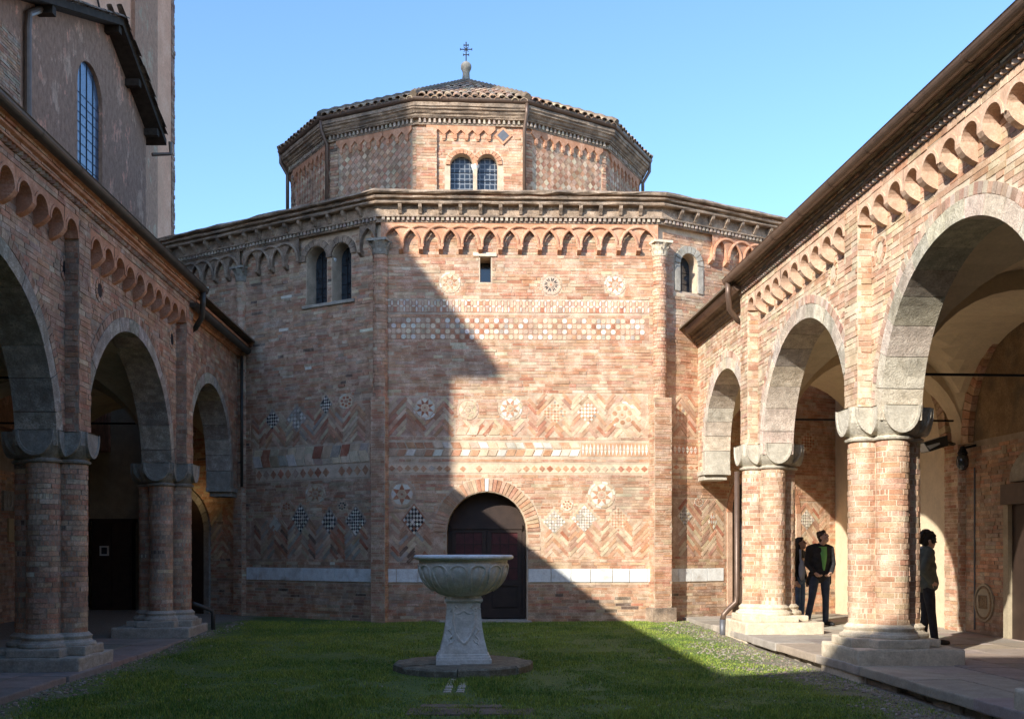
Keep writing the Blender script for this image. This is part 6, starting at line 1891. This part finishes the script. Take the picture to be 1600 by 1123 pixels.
# the building at the camera's back that shades the near lawn
s1 = back_to((2.46, 13.3, 0), Y=-3); s2 = back_to((4.3, 14.25, 0), Y=-3)
fac = thing("entrance_range", (0, -5, 0), "brick range closing the near side of the courtyard", "building")
slp = (s2.z - s1.z) / (s2.x - s1.x)
MB().prism(Frame((0, -3), (1, 0), (0, 1)), [(-15, 0), (15, 0), (15, s2.z), (s2.x, s2.z), (s1.x, s1.z), (-15, s1.z - .5 * (s1.x + 15))], -4, 0, back=True).build("wall", 'mortar', fac)

# ================================================================== FOUNTAIN BASIN
FX, FY = -.655, 14.2; FZ = 0.0
fountain = thing("stone_basin", (FX, FY, FZ), "round grey marble basin on a carved square pedestal in the lawn", "basin")
# low octagonal step in pieces
def step_piece(a0, a1, r, seed):
    poly = [(0, 0)] + [(r * random.uniform(.97, 1.02) * math.cos(a), r * random.uniform(.97, 1.02) * math.sin(a)) for a in (a0, (a0 + a1) / 2, a1)]
    m = MB(); zt = .105 + random.uniform(-.008, .008)
    def q(p, z, s): return (FX + p[0] * s, FY + p[1] * s, z)
    vs = [q(p, -.05, 1.0) for p in poly] + [q(p, zt - .025, 1.0) for p in poly] + [q(p, zt, .965) for p in poly]
    n = 4; fs = [(i, (i + 1) % n, n + (i + 1) % n, n + i) for i in range(n)] + [(n + i, n + (i + 1) % n, 2 * n + (i + 1) % n, 2 * n + i) for i in range(n)] + [(8, 9, 10, 11)]
    m.add(vs, fs); m.build("step_stone", 'disc_stone', fountain)
NS = 7
for i in range(NS): step_piece(2 * math.pi * i / NS + .2, 2 * math.pi * (i + 1) / NS + .185, .95, i)
PA = R(4)
pu_, pn_ = Vector((math.cos(PA), math.sin(PA))), Vector((math.sin(PA), -math.cos(PA)))
FP = Frame((FX, FY), pu_, pn_)
def sq_stack(prof, name, mat, bev=.006):
    m = MB(); vs = []
    for (h, z) in prof: vs += [FP.p(-h, z, -h), FP.p(h, z, -h), FP.p(h, z, h), FP.p(-h, z, h)]
    n = len(prof); fs = [(4 * i + j, 4 * i + (j + 1) % 4, 4 * i + 4 + (j + 1) % 4, 4 * i + 4 + j) for i in range(n - 1) for j in range(4)] + [(0, 1, 2, 3), (4 * n - 4, 4 * n - 3, 4 * n - 2, 4 * n - 1)]
    m.add(vs, fs); return m.build(name, mat, fountain)
pprof = [(.365, .10), (.365, .165), (.355, .17), (.35, .20), (.335, .205), (.33, .23), (.315, .235), (.312, .26), (.305, .30), (.293, .35), (.277, .41), (.262, .48), (.247, .58), (.236, .68), (.226, .78), (.221, .86), (.224, .90), (.240, .915), (.252, .93), (.252, .96), (.235, .968), (.23, 1.0)]
ped = sq_stack(pprof, "pedestal", 'marble_fountain')
def onped(u, z, e):
    h = np.interp(z, (.30, .35, .41, .48, .58, .68, .78, .86), (.305, .293, .277, .262, .247, .236, .226, .221))
    return FP.p(u, z, h + e)
sh = MB(); outl = [(-.15, .80), (-.10, .775), (-.05, .79), (0, .82), (.05, .79), (.10, .775), (.15, .80), (.155, .66), (.13, .52), (.07, .42), (0, .36), (-.07, .42), (-.13, .52), (-.155, .66)]
n = len(outl); sh.add([onped(u, z, -.01) for u, z in outl] + [onped(u * .98, z, .022) for u, z in outl] + [onped(u * .86, .6 + (z - .6) * .9, .026) for u, z in outl] + [onped(u * .8, .6 + (z - .6) * .85, .016) for u, z in outl],
    [(i, (i + 1) % n, n + (i + 1) % n, n + i) for i in range(n)] + [(n + i, n + (i + 1) % n, 2 * n + (i + 1) % n, 2 * n + i) for i in range(n)] + [(2 * n + i, 2 * n + (i + 1) % n, 3 * n + (i + 1) % n, 3 * n + i) for i in range(n)] + [tuple(range(3 * n, 4 * n))])
sh.build("shield_relief", 'marble_fountain', ped)
for s_ in (-1, 1):
    rb = MB()
    rb.tube([onped(s_ * (.08 + .02 * math.sin(i * 2.0)) + s_ * i * .018, .84 + .03 * math.sin(i * 1.3) - i * .004, .004) for i in range(8)], [.012 + .006 * math.sin(i * 1.7) for i in range(8)], 6)
    rb.build("ribbon_relief", 'marble_fountain', ped); rb = MB()
    rb.tube([onped(s_ * (.17 + .025 * math.sin(i * 1.5)), .58 - .03 * i, .004) for i in range(7)], [.014 + .007 * math.sin(i * 2) for i in range(7)], 6)
    rb.build("ribbon_relief", 'marble_fountain', ped); rb = MB()
    rb.tube([onped(s_ * (.12 + .015 * i), .42 - .012 * i + .01 * math.sin(i * 2), .003) for i in range(6)], .011, 6)
    rb.build("ribbon_relief", 'marble_fountain', ped)
prof = [(.16, .985), (.24, .99), (.33, 1.02), (.42, 1.07), (.50, 1.14), (.555, 1.22), (.585, 1.30), (.598, 1.38), (.60, 1.425), (.59, 1.43), (.595, 1.45), (.60, 1.475)]
def bowl_r(z):
    for (r0, z0), (r1, z1) in zip(prof[:-1], prof[1:]):
        if z0 <= z <= z1: return r0 + (r1 - r0) * (z - z0) / max(1e-6, z1 - z0)
    return prof[-1][0]
m = MB(); m.lathe((FX, FY, 0), prof + [(.50, 1.478), (.44, 1.3), (.3, 1.15), (.05, 1.1)], 72)
bowl = m.build("bowl", 'marble_fountain', fountain, smooth=True)
m = MB(); m.lathe((FX, FY, 0), [(.52, 1.472), (.63, 1.474), (.665, 1.49), (.672, 1.51), (.665, 1.528), (.645, 1.538), (.54, 1.538), (.52, 1.52)], 72, rfun=lambda a, z: 1 + .006 * math.sin(3 * a + 1) + .004 * math.sin(7 * a))
m.build("rim", 'marble', fountain, smooth=True)
NG = 14
for g in range(NG):
    a = 2 * math.pi * (g + .35) / NG; w = math.pi / NG * .80
    pts = []
    for i in range(25):
        t = i / 24
        if t < .3: zz_, da = 1.06 + (1.33 - 1.06) * t / .3, -w * (.55 + .45 * min(1, t / .3))
        elif t > .7: zz_, da = 1.06 + (1.33 - 1.06) * (1 - t) / .3, w * (.55 + .45 * min(1, (1 - t) / .3))
        else:
            th = math.pi * (1 - (t - .3) / .4); zz_, da = 1.33 + .075 * math.sin(th), w * math.cos(th)
        rr = bowl_r(zz_) + .004; pts.append((FX + rr * math.cos(a + da), FY + rr * math.sin(a + da), zz_))
    MB().tube(pts, .013, 6).build("gadroon", 'marble_fountain', bowl, smooth=True)
    gm_ = MB(); vs = []; rows = 9
    for i in range(rows):
        zz_ = 1.10 + (1.375 - 1.10) * i / (rows - 1); ww = w * .62 * (1 if zz_ < 1.31 else math.sqrt(max(.03, 1 - ((zz_ - 1.31) / .07) ** 2)))
        for j in range(5):
            f = -1 + j * .5; rr = bowl_r(zz_) - .004 + .020 * (1 - f * f) ; vs.append((FX + rr * math.cos(a + ww * f), FY + rr * math.sin(a + ww * f), zz_))
    gm_.add(vs, [(i * 5 + j, i * 5 + j + 1, i * 5 + j + 6, i * 5 + j + 5) for i in range(rows - 1) for j in range(4)])
    gm_.build("lobe", 'marble_fountain', bowl, smooth=True)

# ================================================================== SMALL FITTINGS
fl = thing("floodlight", FRA.p(18.0, 3.3, -3.4), "grey floodlight on a bracket high on the brick pilaster", "lamp")
C = Vector(FRA.p(18.15, 3.42, -3.2)); fx = Frame((C.x, C.y), (1, .12), (.12, -1))
m = MB(); m.add([fx.p(u, C.z + z, d) for (u, z, d) in ((-.30, .03, .10), (.12, .16, .10), (.12, -.02, .12), (-.22, -.13, .14), (-.30, .03, -.16), (.12, .16, -.16), (.12, -.02, -.16), (-.22, -.13, -.16))],
    [(0, 1, 2, 3), (4, 5, 6, 7), (0, 1, 5, 4), (1, 2, 6, 5), (2, 3, 7, 6), (3, 0, 4, 7)]); m.build("housing", 'lamp_body', fl)
m = MB(); m.add([fx.p(u, C.z + z, d) for (u, z, d) in ((-.305, .02, .08), (-.23, -.12, .12), (-.23, -.12, -.14), (-.305, .02, -.14))], [(0, 1, 2, 3)]); m.prism(fx, [(-.27, C.z - .03), (-.05, C.z + .03), (-.04, C.z + .0), (-.22, C.z - .09)], .10, .145); m.build("lens", 'lens', fl)
MB().tube([fx.p(.1, C.z + .06, 0), fx.p(.28, C.z + .03, -.05), fx.p(.38, C.z + .03, -.15)], .03, 8).build("bracket", 'lamp_body', fl)
wl_ = thing("wall_lantern", FRA.p(17.75, 3.0, -3.5), "small black globe lantern below the floodlight on the wall", "lamp")
c = FRA.p(17.72, 3.12, -3.42)
m = MB(); m.lathe((c[0], c[1], c[2]), [(.02, -.17), (.07, -.15), (.10, -.08), (.105, 0), (.09, .07), (.07, .1)], 16); m.build("globe", 'glass', wl_, smooth=True)
m = MB(); m.lathe((c[0], c[1], c[2]), [(.075, .1), (.085, .12), (.06, .17), (.03, .24)], 12); m.tube([(c[0], c[1], c[2] + .2), FRA.p(17.72, c[2] + .26, -3.66)], .02, 8); m.build("cap", 'iron', wl_)
MB().tube([FRA.p(17.72, .25, -3.63), FRA.p(17.72, 3.0, -3.63)], .014, 6).build("conduit", 'lead', wl_)
rp = thing("carved_roundel", FRA.p(17.3, .75, -3.64), "round worn stone roundel low on the dim brick wall", "relief")
fb = Frame(FRA.p(0, 0, -3.64)[:2], FRA.u, FRA.n); u, z = fb.hit(1539, 941)
m = MB()
for (r, d) in ((.30, .03),): m.prism(fb, [(u + r * math.cos(t), z + r * 1.05 * math.sin(t)) for t in [2 * math.pi * i / 28 for i in range(28)]], 0, d)
m.build("disc", 'plaster_dark', rp)
m = MB(); m.tube([fb.p(u + .25 * math.cos(t), z + .26 * math.sin(t), .03) for t in [2 * math.pi * i / 28 for i in range(29)]], .02, 6)
for i in range(5): m.tube([fb.p(u - .12 + .06 * i, z - .1, .03), fb.p(u - .1 + .055 * i, z + .12, .04)], .018, 6)
m.build("relief", 'fresco', rp)
# timber door hood at the right edge, with the doorway below it
hood = thing("timber_doorway", fb.p(fb.hit(1590, 800)[0], 0.2), "doorway with a heavy timber lintel at the right edge", "doorway")
u1_, z1_ = fb.hit(1578, 757); u0_ = u1_ - 1.8
MB().box(fb, u0_, u1_, z1_ - .32, z1_, 0, .16).build("lintel", 'wood_grey', hood)
MB().box(fb, u0_ + .15, u1_ - .12, .2, z1_ - .33, 0, .03).build("door", 'wood', hood)
for (a, b) in ((u1_ - .12, u1_ + .02), (u0_, u0_ + .14)): MB().box(fb, a, b, .2, z1_ - .325, 0, .10).build("jamb", 'plaster_dark', hood)
m = MB(); m.prism(fb, [(u1_ - .9 + .75 * math.cos(t), z1_ + .03 + .5 * math.sin(t)) for t in [math.pi * i / 12 for i in range(13)]], 0, .10); m.build("tympanum", 'stone', hood)
tag(MB().prism(fb, [(fb.hit(1436, 900)[0] + a, z_) for a, z_ in ((0, .3), (.45, .3), (.42, .9), (.40, 1.2), (.05, 1.15), (.0, .8))], .0, .004).build("damp_patch", 'terracotta', right_arc))
# left walk: notice, tablets, picture on a dark cabinet, lit bulb
u, z = fb2.hit(21, 828)
tag(MB().box(fb2, u - .32, u + .32, z - .24, z + .24, 0.012, .05).build("paper_notice", 'paper'), "yellowed paper notice on the dark wall left of the pier", "notice")
tb = thing("stone_tablet", fb2.p(fb2.hit(15, 785)[0], fb2.hit(15, 785)[1], 0), "carved grey stone tablet above the yellowed notice", "tablet")
u, z = fb2.hit(17, 783); MB().box(fb2, u - .45, u + .45, z - .2, z + .2, 0.01, .06).build("slab", 'stone_dark', tb)
m = MB()
for o_ in (-.2, .18): m.tube([fb2.p(u + o_ + .1 * math.cos(t), z + .14 * math.sin(t), .065) for t in [2 * math.pi * i / 16 for i in range(17)]], .02, 6)
m.build("relief", 'stone', tb)
FE = Frame(FLA.p(26.2, 0, 0)[:2], FLA.n * -1, -FLA.u)
def feh(px, py): return FE.hit(px, py)
dr = thing("dark_cabinet", FE.p(feh(180, 950)[0], .08, .2), "tall dark wooden cabinet at the end of the shaded walk", "cabinet")
(a, zt_), (b, _) = feh(150, 815), feh(212, 815)
a, b = min(a, b), max(a, b)
MB().box(FE, a, b, .08, zt_, 0.0, .28).build("body", 'wood', dr)
m = MB()
for i in range(2):
    x0 = a + .06 + (b - a - .08) / 2 * i; x1 = x0 + (b - a - .14) / 2
    m.box(FE, x0, x1, .2, 1.25, .28, .30); m.box(FE, x0, x1, 1.33, zt_ - .08, .28, .30)
m.build("panel", 'wood', dr); MB().box(FE, a - .05, b + .05, zt_, zt_ + .07, 0, .33).build("cornice", 'wood', dr)
u, z = feh(170, 860)
pf = thing("framed_picture", FE.p(u, z, .3), "small dark picture in a white frame on the cabinet", "picture")
m = MB()
for (p0, p1, q0, q1) in ((-.11, .11, .08, .12), (-.11, .11, -.12, -.08), (-.11, -.07, -.08, .08), (.07, .11, -.08, .08)): m.box(FE, u + p0, u + p1, z + q0, z + q1, .301, .33)
m.build("frame", 'white', pf); MB().box(FE, u - .07, u + .07, z - .08, z + .08, .301, .312).build("picture", 'glass', pf)
# notice: dark doorway on the church's left side under the arcade, with a lit bulb
ud0, ud1 = ul(302), ul(327); rr_ = 1.05; uc_ = ud1 - rr_
zsd = FL.hit(320, 830)[1]; 
sd = thing("side_doorway", FL.p(uc_, .1, .05), "dark arched doorway beside the far pier of the shaded arcade", "doorway")
MB().prism(FL, arch_poly(uc_, rr_ - .12, zsd, .1), 0, .03).build("door", 'wood', sd)
voussoirs(FL, uc_, zsd, rr_ - .12, rr_ + .05, 15, 0, .06, sd, 'stone_dark')
for s_ in (-1, 1): MB().box(FL, uc_ + s_ * (rr_ - .035) - .085, uc_ + s_ * (rr_ - .035) + .085, .1, zsd, 0, .06).build("jamb", 'stone_dark', sd)
em, nt, bs_ = new_mat("lit_bulb"); bs_.inputs["Emission Color"].default_value = (1, .72, .38, 1); bs_.inputs["Emission Strength"].default_value = 9.0; bs_.inputs["Base Color"].default_value = (1, .8, .5, 1)
MAT['bulb'] = em
bw_ = FL.p(ul(314), FL.hit(314, 777)[1], .5)
bulb = thing("hanging_bulb", bw_, "small lit bulb hanging beside the far pier of the shaded arcade", "lamp")
m = MB(); m.lathe(bw_, [(.008, -.05), (.032, -.035), (.042, 0), (.03, .035), (.015, .055)], 12); m.build("bulb", 'bulb', bulb, smooth=True)
MB().tube([(bw_[0], bw_[1], bw_[2] + .05), (bw_[0], bw_[1], 4.6)], .006, 6).build("flex", 'iron', bulb)
# chevrons on the church beside it
zigzag(FL, ul(331), ul(369), zl(880, 350), zl(790, 350), 40 * pl_, 30 * pz, 11, .075, w_left, [], phase=ul(330), cols='grgpcr')

# stone gully and cover stones in the lawn in front of the basin
gl = thing("stone_gully", (-.65, 12.6, .02), "two rows of small stones in the grass before the basin", "gully")
y = 11.9; 
while y < 13.15:
    for s_ in (-1, 1):
        L = random.uniform(.10, .2); mb = MB(); rough_block(Frame((0, 0), (1, 0), (0, 1)), -.66 + s_ * .075 - .045, -.66 + s_ * .075 + .045, -.05, gz(-.66, y) + .010, y, y + L - .015, .006, 1, .012, mb, seed=y + s_); mb.build("gully_stone", 'stone', gl)
    y += .17
cv = thing("cover_slab", (-.6, 10.7, .02), "flat weathered stone cover at the bottom edge of the lawn", "slab")
for i, (x0, x1, y0, y1) in enumerate(((-1.05, -.35, 10.3, 10.75), (-.33, .22, 10.3, 10.73), (-.95, -.1, 10.77, 10.95))):
    mb = MB(); rough_block(Frame((0, 0), (1, 0), (0, 1)), x0, x1, -.05, gz(x0, y0) + .014, y0, y1, .01, 3, .02, mb, seed=i); mb.build("slab_stone", 'cornice_dark', cv)

# ================================================================== LAWN AND PEBBLES
def stony(x, y):
    """0 = turf, 1 = bare stones"""
    dr = (RW0 + RM * y - .36) - x; dl = x - (LW0 + LM * y + .38)
    nz = mnoise.noise(Vector((x * 1.1, y * .8, 3))) * .5 + mnoise.noise(Vector((x * 3, y * 3, 8))) * .25
    lim_r = 0.85 if y < 12.5 else (1.35 if y < 17.6 else .75 + .9 * max(0, mnoise.noise(Vector((x * .8, y * .9, 1)))))
    k = max(1 - smooth(lim_r * .35, lim_r * 1.15, dr + nz * 1.1), 1 - smooth(.1, .7, dl + nz * .8))
    return k
pts = []
def grass_mesh(n):
    ys_ = 9.3 + (21.8 - 9.3) * RNG.random(n) ** 1.25
    xl = np.maximum(-.50 * ys_ - .3, LW0 + LM * ys_ + .40); xr = np.minimum(.50 * ys_ + .3, RW0 + RM * ys_ - .38)
    xs_ = xl + (xr - xl) * RNG.random(n)
    keep = np.ones(n, bool); z = np.zeros(n); hgt = np.zeros(n)
    for i in range(n):
        x, y = float(xs_[i]), float(ys_[i])
        k = stony(x, y)
        wear = mnoise.noise(Vector((x * .9, y * .6, 11))) + .5 * mnoise.noise(Vector((x * 2.7, y * 2.2, 4)))
        if random.random() < k * .6 or (wear > .33 and random.random() < .8) or ((x - FX) ** 2 + (y - FY) ** 2 < .9): keep[i] = False; continue
        z[i] = gz(x, y); hgt[i] = (.012 + .03 * max(0, .45 + mnoise.noise(Vector((x * 1.3, y * 1.3, 2))) + .5 * mnoise.noise(Vector((x * 5, y * 5, 7))))) * (1 - .4 * k)
    xs_, ys_, z, hgt = xs_[keep], ys_[keep], z[keep], hgt[keep]; n = len(xs_)
    hgt = np.maximum(hgt, .010) * (.6 + .9 * RNG.random(n))
    a = RNG.random(n) * 2 * math.pi; w = .0035 + .0045 * RNG.random(n); lean = .8 * hgt * RNG.random(n); la = RNG.random(n) * 2 * math.pi
    co = np.zeros((n, 3, 3)); base = np.stack([xs_, ys_, z - .004], 1); off = np.stack([np.cos(a) * w, np.sin(a) * w, np.zeros(n)], 1)
    co[:, 0] = base - off; co[:, 1] = base + off; co[:, 2] = base + np.stack([np.cos(la) * lean, np.sin(la) * lean, hgt], 1)
    me = bpy.data.meshes.new("grass"); me.vertices.add(3 * n); me.vertices.foreach_set("co", co.reshape(-1))
    me.loops.add(3 * n); me.loops.foreach_set("vertex_index", np.arange(3 * n, dtype=np.int32)); me.polygons.add(n)
    me.polygons.foreach_set("loop_start", np.arange(0, 3 * n, 3, dtype=np.int32)); me.polygons.foreach_set("loop_total", np.full(n, 3, dtype=np.int32))
    g = RNG.random(n); pat = np.array([mnoise.noise(Vector((float(x) * .7, float(y) * .7, 0))) for x, y in zip(xs_[:], ys_[:])]) * .5 + .5
    col = np.zeros((n, 4), np.float32); t = (g * .5 + pat * .5)[:, None]
    pat2 = np.array([mnoise.noise(Vector((float(x) * 2.3, float(y) * 1.9, 6))) for x, y in zip(xs_, ys_)])
    t = np.clip((t - .5) * 2.2 + .5 + .35 * pat2[:, None], 0, 1)
    col[:, :3] = (np.array([.085, .17, .03]) * (1 - t) + np.array([.36, .40, .065]) * t) * (.65 + .7 * RNG.random(n))[:, None]
    dry = RNG.random(n) < (.03 + .25 * np.clip(pat - .62, 0, 1)); col[dry, :3] = (.30, .26, .11); col[:, 3] = 1
    at = me.attributes.new("col", 'FLOAT_COLOR', 'FACE'); at.data.foreach_set("color", col.ravel())
    me.update(); me.validate(); return me
m_, nt, b = new_mat("grass_blade")
at_ = _n(nt, "ShaderNodeAttribute", attribute_name="col"); nt.links.new(at_.outputs["Color"], b.inputs["Base Color"]); b.inputs["Roughness"].default_value = .75; b.inputs["Specular IOR Level"].default_value = .25
MAT['grass'] = m_
gme = grass_mesh(330000); gme.materials.append(m_)
go = bpy.data.objects.new("grass", gme); link(go); tag(go, "short mossy green lawn of the courtyard", "grass", kind="stuff")
ic = bmesh.new(); bmesh.ops.create_icosphere(ic, subdivisions=1, radius=1.0); icv = [v.co.copy() for v in ic.verts]; icf = [tuple(v.index for v in f.verts) for f in ic.faces]; ic.free()
pb = MB()
tries = 0; cnt = 0
while cnt < 2600 and tries < 60000:
    tries += 1
    y = 8.8 + 13 * random.random() ** 1.2; x = random.uniform(max(-.5 * y, LW0 + LM * y + .38), min(.5 * y + .2, RW0 + RM * y - .36))
    k = stony(x, y)
    if random.random() > k ** 2 * .8 + .008: continue
    if (x - FX) ** 2 + (y - FY) ** 2 < 1.0: continue
    s_ = random.uniform(.009, .026) * (1.4 if random.random() < .12 else 1); a = random.random() * 6.28; ca, sa = math.cos(a), math.sin(a); e = random.uniform(.6, 1.0)
    z = gz(x, y) + s_ * .12; c = jitc(random.choice(((.32, .28, .23), (.24, .2, .155), (.36, .32, .26), (.18, .15, .12), (.3, .23, .165))), .2)
    vs = []
    for v in icv:
        q = Vector((v.x * s_ * (1 + .25 * mnoise.noise(v * 2 + Vector((cnt, 0, 0)))), v.y * s_ * e, v.z * s_ * .55)); vs.append((x + q.x * ca - q.y * sa, y + q.x * sa + q.y * ca, z + q.z))
    pb.add(vs, icf, c); cnt += 1
go = pb.build("pebbles", 'tile', kind="stuff"); tag(go, "loose pale pebbles along the edges of the lawn", "pebbles")
